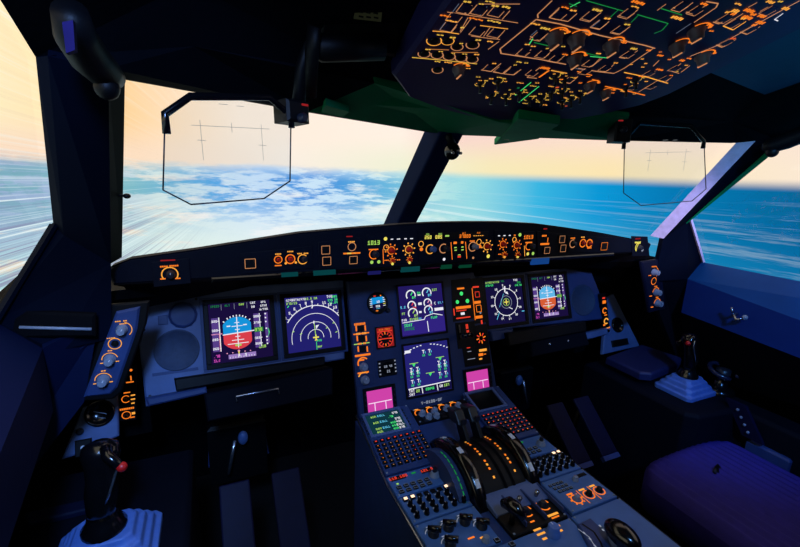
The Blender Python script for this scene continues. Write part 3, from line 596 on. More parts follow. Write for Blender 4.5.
def pfd(mb, h, skyc, gnd):
    z = .0024; S = lambda q: [(x*h, y*h, z) for x, y in q]
    cx, cy = -.13, -.05
    mb.face(S(clip_att(cx, cy, .56, .56, 0, 1, .46)), skyc); mb.face(S(clip_att(cx, cy, .56, .56, -1, 0, .46)), gnd)
    z += .0003; W = 'white_lit'; ln = lambda a, b, w, m: mb.line((a[0]*h, a[1]*h), (b[0]*h, b[1]*h), w*h, z, m)
    ln((cx-.48, cy-.02), (cx+.62, cy+.03), .035, W); ln((cx, cy-.5), (cx, cy+.56), .03, W)
    for k, w in ((.12, .08), (.24, .18), (.36, .08), (-.12, .08), (-.24, .2), (-.36, .34)): ln((cx-w, cy+k), (cx+w, cy+k), .024, W)
    for a in (-45, -30, -20, -10, 0, 10, 20, 30, 45): c, s = math.sin(R(a)), math.cos(R(a)); ln((cx+.57*c, cy+.57*s), (cx+.63*c, cy+.63*s), .035, W)
    ln((cx-.34, cy+.26), (cx-.22, cy+.26), .04, W); ln((cx+.2, cy+.26), (cx+.32, cy+.26), .04, W)
    ln((cx-.1, cy-.42), (cx+.1, cy-.42), .06, 'lime'); ln((cx, cy-.62), (cx, cy-.8), .035, 'yellow'); mb.disc(cx*h, (cy-.62)*h, .04*h, z, 'rosy', 8)
    for a in (-.38, -.2, .2, .38): mb.disc((cx+a)*h, (cy-.66)*h, .022*h, z, 'rosy', 6)
    mb.rect(-.83*h, -.04*h, .22*h, 1.14*h, z, 'tape'); ln((-.70, -.62), (-.70, .54), .03, W); ln((-.72, -.6), (-.72, 0), .03, 'red_lit')
    for i, t in enumerate(('320', '300', '280', '260')): yy = .42-.31*i; mb.text(t, -.85*h, yy*h, .08*h, z+.0002, W); ln((-.76, yy), (-.68, yy), .025, W)
    ln((-.96, -.02), (-.62, -.02), .03, 'rosy')
    mb.rect(.53*h, -.04*h, .2*h, 1.2*h, z, 'tape'); ln((.63, -.6), (.63, .56), .03, W)
    for i, t in enumerate(('380', '375', '365', '360')): yy = (.46, .24, -.3, -.5)[i]; mb.text(t, .52*h, yy*h, .08*h, z+.0002, W); ln((.58, yy), (.68, yy), .025, W)
    mb.rect(.58*h, -.01*h, .3*h, .16*h, z+.0002, 'green_dim'); mb.text('370', .57*h, -.01*h, .11*h, z+.0004, 'lime')
    mb.rect(.86*h, .02*h, .12*h, 1.1*h, z, 'tape')
    for yy in (.52, .38, .24, .0, -.3, -.42, -.54): mb.disc(.84*h, yy*h, .03*h, z+.0002, W, 6)
    ln((.88, -.3), (.93, -.14), .035, 'green_lit'); ln((.93, -.14), (.90, .0), .03, 'green_lit')
    mb.rect(-.02*h, -.84*h, .9*h, .15*h, z, 'tape_pale')
    for i in range(10): ln((-.42+i*.088, -.9), (-.42+i*.088, -.84), .025, W)
    mb.text('8  9', -.02*h, -.82*h, .09*h, z+.0002, W); mb.text('QNH', .66*h, -.62*h, .11*h, z, 'lime')
    mb.text('.78', -.84*h, -.76*h, .09*h, z, 'violet'); mb.text('ILS', -.84*h, -.91*h, .09*h, z, 'violet')
    mb.text('SPEED', -.80*h, .93*h, .075*h, z, 'green_dim'); mb.text('ALT', -.4*h, .93*h, .075*h, z, 'green_dim'); mb.text('NAV', .06*h, .93*h, .075*h, z, 'lime'); mb.text('CAT', .44*h, .95*h, .08*h, z, W); mb.text('DH', .44*h, .81*h, .08*h, z, W)
    for k, t in enumerate(('AP1', '1FD2', 'A/THR')): mb.text(t, .80*h, (.95-.13*k)*h, .075*h, z, W)
    for x in (-.6, -.18, .24): ln((x, .78), (x, .98), .012, 'grey_lit')
def nd_arc(mb, h):
    z = .0024; cx, cy = .05, -.55; W = 'white_lit'; ln = lambda a, b, w, m: mb.line((a[0]*h, a[1]*h), (b[0]*h, b[1]*h), w*h, z, m)
    for r, a, w in ((1.2, 58, .032), (.9, 100, .02), (.58, 98, .02), (.3, 96, .02)):
        a0, a1 = (90-a, 90+a)
        if r == 1.2: a0, a1 = 35, 147
        mb.arc(cx*h, cy*h, r*h, w*h, a0, a1, z, W, 30)
    for k in range(-5, 6):
        a = R(90+k*10+2); L = .07
        if abs(k) <= 5: ln((cx+1.2*math.cos(a), cy+1.2*math.sin(a)), (cx+(1.2+L)*math.cos(a), cy+(1.2+L)*math.sin(a)), .025, W)
        if k in (-5, -4, -3, -2, 1, 2, 3, 4, 5, 0): mb.text(str((9-k) % 36 // 1), (cx+1.36*math.cos(a))*h, (cy+1.34*math.sin(a))*h, .1*h, z, W)
    ln((cx-.02, cy+1.2), (cx-.07, cy+1.1), .04, 'white_lit'); mb.disc(cx*h-.05*h, (cy+1.2)*h, .04*h, z, W, 3)
    ln((cx, cy), (cx-.03, cy+.56), .028, 'lime'); ln((cx-.04, cy+.52), (cx-.03, cy+.62), .05, W)
    mb.face([((cx+.03)*h, (cy+.3)*h, z), ((cx+.16)*h, (cy+.46)*h, z), ((cx+.02)*h, (cy+.44)*h, z)], W)
    ln((cx-.11, cy), (cx+.11, cy), .05, 'yellow'); ln((cx, cy-.12), (cx, cy+.1), .05, 'yellow'); ln((cx-.05, cy-.1), (cx+.05, cy-.1), .04, 'yellow')
    mb.text('VOR', (cx+.12)*h, (cy-.13)*h, .08*h, z, 'green_lit'); mb.text('MAP', (cx+.12)*h, (cy-.36)*h, .08*h, z, 'lime'); ln((cx, cy-.15), (cx, cy-.5), .02, 'green_lit')
    for x, y in ((-.78, -.26), (.5, -.26), (.78, -.1), (-.5, -.37), (.86, -.46)): ln((x-.04, y), (x+.04, y+.03), .03, 'lime')
    mb.text('GS480TAS472', -.95*h, .92*h, .085*h, z, W, 'l'); mb.text('270/15', -.95*h, .8*h, .085*h, z, 'lime', 'l'); ln((-.92, .66), (-.86, .72), .03, 'green_lit')
    mb.text('10.5 NM', -.02*h, .92*h, .085*h, z, 'lime'); mb.text('TOU', .7*h, .94*h, .1*h, z, W); mb.text('085', .9*h, .92*h, .085*h, z, 'green_lit'); mb.text('145 NM', .82*h, .8*h, .085*h, z, 'green_lit'); mb.text('11.24', .84*h, .69*h, .085*h, z, 'green_lit')
def nd_rose(mb, h):
    z = .0024; cx, cy = .06, -.03; W = 'white_lit'; ln = lambda a, b, w, m: mb.line((a[0]*h, a[1]*h), (b[0]*h, b[1]*h), w*h, z, m)
    mb.arc(cx*h, cy*h, .62*h, .03*h, 0, 360, z, W, 40); mb.arc(cx*h, cy*h, .29*h, .022*h, 0, 360, z, 'grey_lit', 28)
    for k in range(12):
        a = R(k*30+8); c, s = math.cos(a), math.sin(a); ln((cx+.63*c, cy+.63*s), (cx+.70*c, cy+.70*s), .035, W); mb.text(str(k*3), (cx+.79*c)*h, (cy+.79*s)*h, .09*h, z, W)
    ln((cx-.02, cy+.45), (cx+.0, cy+.74), .07, W); mb.face([((cx-.02)*h, (cy+.42)*h, z), ((cx+.16)*h, (cy+.34)*h, z), ((cx+.1)*h, (cy+.5)*h, z)], W)
    ln((cx-.6, cy-.75), (cx-.42, cy-.4), .03, 'cyan'); ln((cx-.4, cy-.2), (cx-.1, cy+.4), .02, 'cyan'); ln((cx+.1, cy-.25), (cx+.3, cy-.35), .03, W); ln((cx+.8, cy-.5), (cx+.95, cy-.5), .04, 'cyan')
    ln((cx-.12, cy), (cx+.12, cy), .05, 'yellow'); ln((cx, cy-.12), (cx, cy+.12), .05, 'yellow'); mb.arc(cx*h, cy*h, .17*h, .02*h, 0, 360, z, 'lime', 20)
    mb.text('GS480TAS472', -.95*h, .93*h, .085*h, z, 'lime', 'l'); mb.text('270/15', -.95*h, .8*h, .085*h, z, 'green_lit', 'l'); mb.text('REL', -.02*h, .95*h, .08*h, z, 'green_dim'); mb.text('TOU', .68*h, .95*h, .1*h, z, W); mb.rect(.86*h, .82*h, .2*h, .1*h, z, 'green_dim'); mb.text('145 NM', .82*h, .7*h, .08*h, z, 'green_lit')
def ewd(mb, h):
    z = .0024; W = 'white_lit'; ln = lambda a, b, w, m: mb.line((a[0]*h, a[1]*h), (b[0]*h, b[1]*h), w*h, z, m)
    mb.rect(0, -.66*h, 2.0*h, .62*h, z-.0002, 'scr_ewd2')
    for x, y, r, c in ((-.46, .62, .2, 'green_lit'), (.28, .66, .2, 'cyan'), (-.46, .2, .17, 'red_lit'), (.28, .24, .17, 'rosy'), (-.44, -.12, .2, 'lime'), (.28, -.06, .18, 'cyan')):
        mb.arc(x*h, y*h, r*h, .05*h, -20, 215, z, W, 16); ln((x, y), (x+r*.8*math.cos(R(55)), y+r*.8*math.sin(R(55))), .04, c); mb.text('84', (x+.12)*h, (y-.1)*h, .1*h, z, c)
    mb.text('N1', -.08*h, .68*h, .11*h, z, 'green_lit'); mb.text('EGT', .66*h, .76*h, .1*h, z, 'lime'); mb.rect(-.08*h, .6*h, .14*h, .05*h, z, W); mb.rect(-.08*h, .24*h, .16*h, .1*h, z, W); mb.text('C', .62*h, .2*h, .12*h, z, W); mb.rect(.78*h, -.06*h, .42*h, .12*h, z, W); mb.rect(-.1*h, -.1*h, .12*h, .08*h, z, W)
    mb.text('5.2', -.86*h, .16*h, .1*h, z, 'cyan'); mb.text('FF', -.86*h, -.1*h, .1*h, z, 'lime'); mb.text('97.4', .9*h, .2*h, .09*h, z, 'cyan')
    ln((-.96, -.46), (.05, -.42), .03, W); ln((.05, -.42), (.12, -.3), .03, W); ln((.12, -.3), (.5, -.22), .03, W); ln((.5, -.22), (.92, -.33), .03, W); ln((.18, -.5), (.2, -.94), .035, W)
    mb.text('FOB', -.85*h, -.36*h, .1*h, z, W); mb.text('21480', -.42*h, -.36*h, .1*h, z, 'lime'); mb.text('KG', -.14*h, -.36*h, .08*h, z, 'cyan'); mb.text('FLAP', .52*h, -.38*h, .1*h, z, 'green_lit')
    mb.text('SEAT', -.7*h, -.58*h, .12*h, z, 'green_lit'); mb.text('SMOKE', -.66*h, -.73*h, .12*h, z, 'green_dim')
def sd(mb, h):
    z = .0024; W = 'white_lit'; ln = lambda a, b, w, m: mb.line((a[0]*h, a[1]*h), (b[0]*h, b[1]*h), w*h, z, m)
    mb.rect(0, -.84*h, 2.0*h, .30*h, z-.0002, 'scr_rose')
    for i in range(14):
        if i not in (6, 7): a = R(118-i*4.3); mb.rect((2.1*math.cos(a))*h, (2.1*math.sin(a)-1.15)*h, .08*h, .035*h, z, W)
    mb.rect(-.84*h, .76*h, .26*h, .11*h, z, W)
    def wheel(x, y, gear=False):
        for dx in (-.14, .14):
            ln((x+dx-.06, y+.07), (x+dx+.06, y+.07), .03, W); ln((x+dx, y+.08), (x+dx, y-.06), .03, W); mb.text('5', (x+dx+.08)*h, (y-.02)*h, .08*h, z, 'cyan'); mb.text('15', (x+dx)*h, (y-.13)*h, .08*h, z, 'green_lit')
    for x, y in ((-.62, -.12), (-.62, -.46), (.66, -.02), (.66, -.34)): wheel(x, y); wheel(x, y+.14) if y > -.2 else None
    wheel(0, .66)
    for x, y in ((-.62, .2), (.6, .28), (.08, -.28)): mb.face([((x-.08)*h, (y+.05)*h, z), ((x+.08)*h, (y+.05)*h, z), ((x)*h, (y-.07)*h, z)], 'green_lit'); ln((x-.2, y+.07), (x+.2, y+.07), .025, 'lime')
    ln((-.96, -.72), (.98, -.68), .04, W); ln((-.36, -.72), (-.34, -.98), .035, W); ln((.34, -.72), (.36, -.98), .035, W)
    mb.text('TAT', -.82*h, -.8*h, .11*h, z, W); mb.text('SAT', -.82*h, -.94*h, .11*h, z, W); mb.text('22', -.55*h, -.84*h, .11*h, z, 'lime'); mb.text('09H46', .0*h, -.84*h, .1*h, z, 'green_lit'); mb.text('GW', .52*h, -.82*h, .11*h, z, W); mb.text('187', .78*h, -.82*h, .11*h, z, 'lime')
for nm, fr, cx, cy, bg, fn, lab in (('flight_display', FL, .24-.5542, 0, 'scr_pfd', lambda m, h: pfd(m, h, 'sky_blue', 'earth'), 'captain\'s flight display with blue and red horizon, left of the arc map screen'),
        ('navigation_display', FL, .24-.3519, 0, 'scr_nd', nd_arc, 'captain\'s violet map screen with concentric white arcs'),
        ('engine_display', FC, 0, .0054, 'scr_ewd', ewd, 'upper centre violet screen with six small engine dials'),
        ('system_display', FC, 0, -.1838, 'scr_sd', sd, 'lower centre violet screen with green wheel and brake symbols'),
        ('navigation_display', FR, .3519-.24, 0, 'scr_rose', nd_rose, 'first officer\'s dark map screen with a full white compass ring'),
        ('flight_display', FR, .5542-.24, 0, 'scr_pfd', lambda m, h: pfd(m, h, 'sky_pale', 'earth_orange'), 'first officer\'s flight display with pale blue and orange horizon, farthest right screen')):
    T, mb, h = display(nm, lab, fr, cx, cy, bg); fn(mb, h); T.part('screen', mb)

# ------------------------------------------------------------------ instruments on the centre panel
def cpanel(name, label, cat, c, group=None): return Thing(name, label, cat, FC, px=c, group=group)
T = cpanel('standby_horizon', 'round standby horizon with blue ball left of the engine screen', 'instrument', (377, 303))
s_ = T.pxv(377, 303); mb = MB(); mb.lathe(0, 0, [(.034, 0), (.034, .008), (.030, .010), (.0275, .004)], 'black', 28); T.part('bezel', mb)
mb = MB(); mb.disc(0, 0, .0275, .0045, 'black', 24); mb.face([(-.024, -.004, .0050), (.024, .001, .0050), (.020, .019, .0050), (-.020, .017, .0050)], 'sky_blue'); mb.face([(-.017, -.02, .0050), (.017, -.017, .0050), (.02, .0, .0050), (-.02, -.004, .0050)], 'scr_rose')
for k in range(5):
    yy = .013-.006*k; mb.rect(-.022, yy, .008, .0018, .0056, 'white_lit'); mb.rect(.022, yy+.002, .008, .0018, .0056, 'white_lit' if k != 3 else 'yellow')
mb.text('12', .002, .004, .007, .0056, 'white_lit'); mb.text('090', 0, -.010, .006, .0056, 'white_lit'); mb.text('STBY', 0, -.017, .004, .0056, 'cyan'); mb.rect(-.004, -.024, .008, .003, .0056, 'orange'); mb.rect(.012, .022, .004, .004, .0056, 'orange'); mb.rect(-.008, .022, .008, .003, .0056, 'red_lit'); T.part('dial', mb)
T.knob(.032, -.026, .008, .014, 'knob_dark', 'knob', None)
T = cpanel('brake_pressure_gauge', 'square red lit gauge below the standby horizon', 'gauge', (385, 337))
mb = MB(); mb.frame(-.032, .032, -.034, .034, .004, 0, .006, 'black'); T.part('bezel', mb)
mb = MB(); mb.rect(0, 0, .056, .060, .001, 'red_dim'); mb.disc(0, -.006, .024, .0014, 'black', 24)
for k in range(12): a = R(k*30); c, q = math.cos(a), math.sin(a); mb.line((.014*c, -.006+.014*q), (.022*c, -.006+.022*q), .003, .002, 'red_lit' if k % 3 else 'orange')
mb.rect(0, -.005, .046, .003, .0024, 'red_lit'); mb.arc(0, -.006, .025, .002, 0, 360, .002, 'red_lit', 24); mb.text('ACCU PRESS', 0, .024, .005, .002, 'orange'); mb.rect(0, .018, .05, .003, .002, 'red_lit'); T.part('dial', mb)
T = cpanel('clock', 'dark square digital clock below the square red gauge', 'clock', (387, 368))
mb = MB(); mb.box(-.030, .030, -.024, .026, 0, .006, 'black', .002); T.part('case', mb)
mb = MB(); mb.disc(0, 0, .020, .0064, 'black_soft', 20); mb.text('09 46', .002, .006, .007, .0068, 'grey_lit'); mb.text('21', .002, -.009, .008, .0068, 'grey_lit')
for k in range(4): mb.rect(-.026, .018-.011*k, .005, .004, .0068, 'grey_lit'); mb.rect(.026, .02-.011*k, .005, .004, .0068, 'grey_lit')
T.part('dial', mb)
T = cpanel('source_switch_panel', 'vertical strip of orange lit square buttons and two knobs, left of the square red gauge', 'switch panel', (361, 350))
plate(T, [(351, 321), (369, 318), (375, 383), (356, 387)], 0, .002, 'panel_centre', .0006)
it = [('glyphs', 359.5, 324, 12, 3, 'orange'), ('bar', 361, 333.5, 18, 1.6, 'orange'), ('glyphs', 361, 333.5, 11, 2.6, 'amber'), ('bar', 361.5, 343.5, 18, 1.2, 'lime'), ('glyphs', 361.5, 343.5, 9, 2.4, 'orange'), ('bar', 362.5, 355, 18, 2.6, 'orange'),
      ('bar', 356, 328.5, 1.6, 7, 'orange'), ('bar', 365, 328, 1.6, 7, 'orange'), ('bar', 357, 338.5, 1.6, 7, 'orange'), ('bar', 366, 338.5, 1.6, 7, 'orange'), ('bar', 358, 349, 1.6, 7, 'orange'), ('bar', 367, 349, 1.6, 7, 'orange'),
      ('arc', 363, 363, 5.5, 2, 'orange', 40, 200), ('bar', 361, 360, 7, 2, 'orange'), ('bar', 363, 372.5, 13, 2.0, 'orange'), ('arc', 364, 378, 6, 1.8, 'amber', 50, 160)]
legend(T, it, z=.0026)
for p in ((360.5, 328.5), (361.5, 338.5), (362.5, 349)): pxbutton(T, *p, 6.5, 6.5, 'black', None, .002)
for p in ((363.3, 367), (364.6, 380)): pxknob(T, *p, 4.6, .016, 'knob', 'white', .002)
for nm, c, pts, lab in (('clearance_screen', (379.5, 399.5), ((366, 391.5), (391, 386), (393, 408.5), (368.5, 413.5)), 'small square magenta screen below the clock, left of the lower centre screen'),
                        ('clearance_screen', (477, 379.5), ((465.7, 372), (487, 368), (489, 387), (468, 391.5)), 'small square magenta screen right of the lower centre screen')):
    T = cpanel(nm, lab, 'display screen', c); q = [T.uv(*p) for p in pts]
    x0 = sum(p[0] for p in (q[0], q[3]))/2; x1 = sum(p[0] for p in (q[1], q[2]))/2; y1 = (q[0][1]+q[1][1])/2; y0 = (q[2][1]+q[3][1])/2
    mb = MB(); mb.frame(x0-.012, x1+.012, y0-.008, y1+.008, .009, 0, .006, 'black'); T.part('bezel', mb)
    w, hh = x1-x0, y1-y0; mb = MB(); mb.rect((x0+x1)/2, (y0+y1)/2, w, hh, .002, 'magenta')
    yy = y0+.42*hh; mb.rect((x0+x1)/2, yy, w*.94, .0028, .0026, 'rosy_w')
    for k in (.28, .72): mb.rect(x0+k*w, y0+.22*hh, .0028, .36*hh, .0026, 'rosy_w')
    T.part('screen', mb)
    for k in range(4): T.button(x0-.007, y0+hh*(.15+.23*k), .004, .006, .002, 'knob_dark', 'line_key', None, z=.006); T.button(x1+.007, y0+hh*(.15+.23*k), .004, .006, .002, 'knob_dark', 'line_key', None, z=.006)
T = cpanel('landing_gear_unit', 'panel with three green gear lights right of the engine screen', 'switch panel', (462, 300))
plate(T, [(451, 280), (470, 278), (474, 318), (453, 322)], 0, .002, 'black', .0006)
legend(T, [('bar', 460.3, 288.5, 9, 2.2, 'orange'), ('dot', 461, 293.6, 2.0, 'green_lit'), ('dot', 457, 302, 1.9, 'green_lit'), ('dot', 467, 301, 2.1, 'green_lit'), ('bar', 463, 307.3, 19, 3.4, 'orange'), ('glyphs', 461, 310.5, 12, 1.6, 'red_lit'), ('bar', 463, 317.6, 18, 1.6, 'red_lit'), ('bar', 453.7, 312, 1.4, 9, 'red_lit')], z=.0026)
x, y = T.uv(462.3, 313.6); mb = MB(); mb.box(x-.007, x+.007, y-.004, y+.004, .002, .005, 'white_lit', .001); T.part('lit_button', mb)
T = cpanel('autobrake_panel', 'narrow orange lit button column between gear lights and the compass ring screen', 'switch panel', (476, 297))
plate(T, [(470.5, 279), (482, 277), (486, 322), (474.5, 324)], 0, .002, 'black', .0006)
legend(T, [('bar', 475.3, 287, 8, 2, 'red_lit'), ('path', 0, 0, [(471.6, 288), (474.8, 320)], 1.0, 'orange'), ('bar', 477, 302.3, 8.5, 3.4, 'orange'), ('bar', 478.6, 317, 9, 3.6, 'orange'), ('bar', 481.3, 322, 2, 5, 'red_lit'), ('bar', 478, 310, 5, 4, 'red_dim'), ('dot', 480, 312.5, 1.2, 'grey_lit')], z=.0026)
pxbutton(T, 476.3, 294.5, 6, 6.5, 'black', 'red_lit', .002, rw=.002); pxbutton(T, 477.8, 308.5, 7, 8, 'black', 'orange', .002, rw=.0022)
T = cpanel('landing_gear_lever', 'dark landing gear lever slot with a red lettered strip beside the lower centre screen', 'lever', (464, 334))
plate(T, [(455, 323), (474, 321), (478, 346), (458, 349)], 0, .003, 'black', .001)
legend(T, [('glyphs', 466.4, 326.5, 3, 6, 'red_lit'), ('glyphs', 467.3, 332, 3, 5, 'red_lit'), ('glyphs', 468.2, 336, 3, 3.5, 'red_lit')], z=.0036)
x, y = T.uv(458.8, 331); mb = MB(); mb.box(x-.004, x+.004, y-.028, y+.022, .003, .008, 'black_gloss', .001); T.part('slot_guard', mb)
mb = MB(); mb.tube([(x, y-.01, .008), (x, y-.012, .05)], [.004, .004], 'metal', 8); mb.tube([(x-.016, y-.012, .052), (x+.016, y-.012, .052)], [.009, .009], 'black_gloss', 12); T.part('lever', mb)
T = cpanel('triple_pressure_gauge', 'small round dial with red rosette marks above the orange lettered block', 'gauge', (480, 338))
plate(T, [(472.5, 326), (486.5, 324), (489, 347), (475, 349.5)], 0, .003, 'black', .001)
x, y = T.uv(480.4, 338); mb = MB(); mb.disc(x, y, .022, .0036, 'black_soft', 20)
for k in range(8): a = R(k*45+10); c, q = math.cos(a), math.sin(a); mb.line((x+.008*c, y+.008*q), (x+.019*c, y+.019*q), .004, .0042, 'red_lit' if k % 2 else 'orange')
T.part('dial', mb)
T = cpanel('terrain_switch_panel', 'small dark panel with orange lettered block above the right magenta screen', 'switch panel', (481, 356))
plate(T, [(462, 347), (488, 343), (491, 363), (465, 367)], 0, .002, 'black', .0006)
legend(T, [('bar', 482.5, 350, 10, 3.2, 'amber'), ('bar', 480.5, 354.5, 6, 3.4, 'orange'), ('bar', 484.5, 354, 3, 1.2, 'orange'), ('bar', 480.3, 358.8, 4, 2, 'amber'), ('bar', 468, 347.2, 4.5, 2.4, 'red_lit'), ('bar', 469, 351.4, 5, .8, 'grey_lit'), ('bar', 471, 358.8, 10, .8, 'grey_lit')], z=.0026)
x, y = PC.uv(431.5, 401); mb = MB(); mb.box(x-.062, x+.062, y-.008, y+.008, 0, .0015, 'panel_centre', .0005); o = PC.part('placard', mb)
mb = MB(); mb.text('Y-0106-0F', x, y, .009, .002, 'grey_lit', kx=1.2); PC.part('lettering', mb, o)

# ------------------------------------------------------------------ side knob panels and vent plates, one of each per pilot
emi_done = True
for s, lp in ((-1, dict(k=((122, 329, 4.9), (115, 343.5, 4.2), (110, 359, 5.0), (103.5, 379.5, 5.2)), out=((116, 312), (140, 307), (137, 330), (117, 388), (110, 395), (83, 398)))),
              (1, dict(k=((653.5, 272, 3.2), (653.5, 281, 2.6), (655.5, 292, 3.4), (656.8, 303, 3.4)), out=((642, 262), (661, 259), (666, 309), (650, 313))))):
    FS = Frame((s*.81, -.25, .08), (1, 0, 0), (s*.1, 0, 1)); k = lp['k']
    T = Thing('console_knob_panel', 'slanted navy panel with four lit round knobs, left of the round speaker' if s < 0 else 'narrow panel with four lit round knobs beside the right wall lining', 'knob panel', FS, px=k[1][:2])
    if s < 0: plate(T, ((108, 306), (149, 302), (146, 325), (121, 394), (112, 401), (79, 403)), -.016, -.006, 'black', .003, 'surround')
    plate(T, lp['out'], -.012, 0, 'panel_dark' if s < 0 else 'navy', .004)
    it = []
    for i, (px, py, r) in enumerate(k):
        if i == 0: it += [('glyphs', px-1 if s < 0 else px, py-(8 if s < 0 else 5.5), 10 if s < 0 else 6, 1.4, 'amber' if s < 0 else 'orange'), ('glyphs', px+1, py-5.4, 6, 1.2, 'amber' if s < 0 else 'orange'), ('arc', px+1, py+.5, r*1.5, .9, 'amber' if s < 0 else 'orange', -50, 75)]
        elif i == 1: it += [('ring', px, py, r*1.25, 1.0, 'amber' if s < 0 else 'orange'), ('glyphs', px-4, py-5.6, 7 if s < 0 else 4, 1.1, 'amber' if s < 0 else 'orange')]
        else: it += [('arc', px, py, r*1.25, .9, 'amber' if s < 0 else 'orange', 10, 180), ('bar', px-r*1.5, py+4, 4, 1.1, 'amber' if s < 0 else 'orange'), ('bar', px+r*1.5, py+2, 3, 1.1, 'amber' if s < 0 else 'orange'), ('glyphs', px, py-r*1.7, 4, 1.3, 'amber' if s < 0 else 'orange')]
    legend(T, it, z=.0012)
    for i, (px, py, r) in enumerate(k): pxknob(T, px, py, r*(.75 if i == 1 else 1), .006 if i == 1 else .020, 'black' if i == 1 else 'knob', None if i == 1 else 'white', 0, 60)
    # tilted plate under it with a round air outlet
    FV = Frame((s*.87, -.068, -.14), (1, 0, 0), (0, .40, .92)) 
    c = (100, 413) if s < 0 else (617, 325)
    T = Thing('vent_plate', 'pale grey-blue slanted plate with a black round dial behind the captain\'s sidestick' if s < 0 else 'pale grey-blue slanted plate with black round vent beyond the right sidestick', 'vent plate', FV, px=c)
    plate(T, ((82.5, 408), (118, 393), (118.5, 436), (75, 455.5), (61, 460)) if s < 0 else ((607, 297.5), (614, 294), (640, 346), (603, 354.5)), -.014, 0, 'panel', .003)
    x, y = T.uv(*c); r = .031
    mb = MB(); mb.lathe(x, y, [(r, 0), (r, .006), (r*.86, .008), (r*.8, .002), (.0001, .003)], 'black_gloss', 28); T.part('air_outlet', mb)
    if s < 0:
        mb = MB(); mb.line((x-.012, y+.006), (x+.014, y-.004), .002, .004, 'knob'); mb.line((x-.002, y-.010), (x+.012, y-.014), .0016, .004, 'knob'); T.part('needle', mb)
        x, y = T.uv(80, 431.5); mb = MB(); mb.lathe(x, y, [(.008, 0), (.008, .004), (.005, .005)], 'knob_dark', 14); T.part('bolt', mb)
        x, y = T.uv(84, 447); mb = MB(); mb.box(x-.016, x+.016, y-.020, y+.018, 0, .008, 'black', .002); o = T.part('jack_box', mb); mb = MB(); mb.disc(x, y, .005, .0085, 'white', 10); T.part('jack', mb, o)
        q = ((126, 368), (136.5, 366), (136, 420), (119.5, 421))
        it = [('dot', 131, 370, 1.3, 'orange'), ('bar', 130, 382, 7, 1.5, 'orange'), ('bar', 131, 378, 1.2, 6, 'orange'), ('bar', 127, 392.5, 6, 1.4, 'orange'), ('arc', 126, 399, 3.4, 1.0, 'orange', 40, 320), ('bar', 133, 395, 4, 1.6, 'amber'), ('bar', 133, 399, 4, 1.6, 'amber'), ('bar', 133, 403, 3, 1.6, 'amber'),
              ('glyphs', 127, 408.6, 12, 2.4, 'orange'), ('arc', 126.5, 415, 3.6, 1.1, 'orange', 0, 360), ('bar', 133.5, 413, 3, 3, 'amber'), ('bar', 132.5, 417, 4, 1.6, 'orange')]
        ks = ((126, 399), (126.5, 415)); fr = Frame((s*.83, -.062, -.1), (1, 0, 0), (0, .12, 1)); c = (129, 398); lab = 'narrow upright strip with orange lit switches left of the pale instrument panel edge'
    else:
        x, y = T.uv(620.5, 342.5); mb = MB(); mb.box(x-.052, x+.040, y-.013, y+.013, 0, .006, 'black', .002); T.part('jack_box', mb)
        q = ((600.5, 294), (606, 293), (610.5, 335), (604, 337))
        it = [('bar', 603.5, 298, 4, 2, 'red_lit'), ('bar', 604, 302, 5, 4, 'orange'), ('arc', 604.5, 310.5, 2.6, 1.6, 'orange', 0, 360), ('bar', 605.5, 315, 4, 1.4, 'orange'), ('arc', 606, 321, 2.6, 1.8, 'amber', 0, 360), ('bar', 604, 325, 3, 2, 'orange'), ('arc', 607, 330.5, 2.4, 1.8, 'amber', 0, 360), ('bar', 609, 329, 2, 6, 'orange')]
        ks = ((604.5, 310.5), (606, 321), (607, 330.5)); fr = Frame((s*.83, -.062, -.1), (1, 0, 0), (0, .12, 1)); c = (605, 315); lab = 'narrow upright strip with orange lit switches beside the right pale slanted plate'
    T = Thing('switch_strip', lab, 'switch panel', fr, px=c); plate(T, q, -.01, 0, 'black', .001); legend(T, it, z=.001)
    for p in ks: pxknob(T, *p, 1.7, .010, 'black_gloss', None)
    if s < 0: fr2 = fr

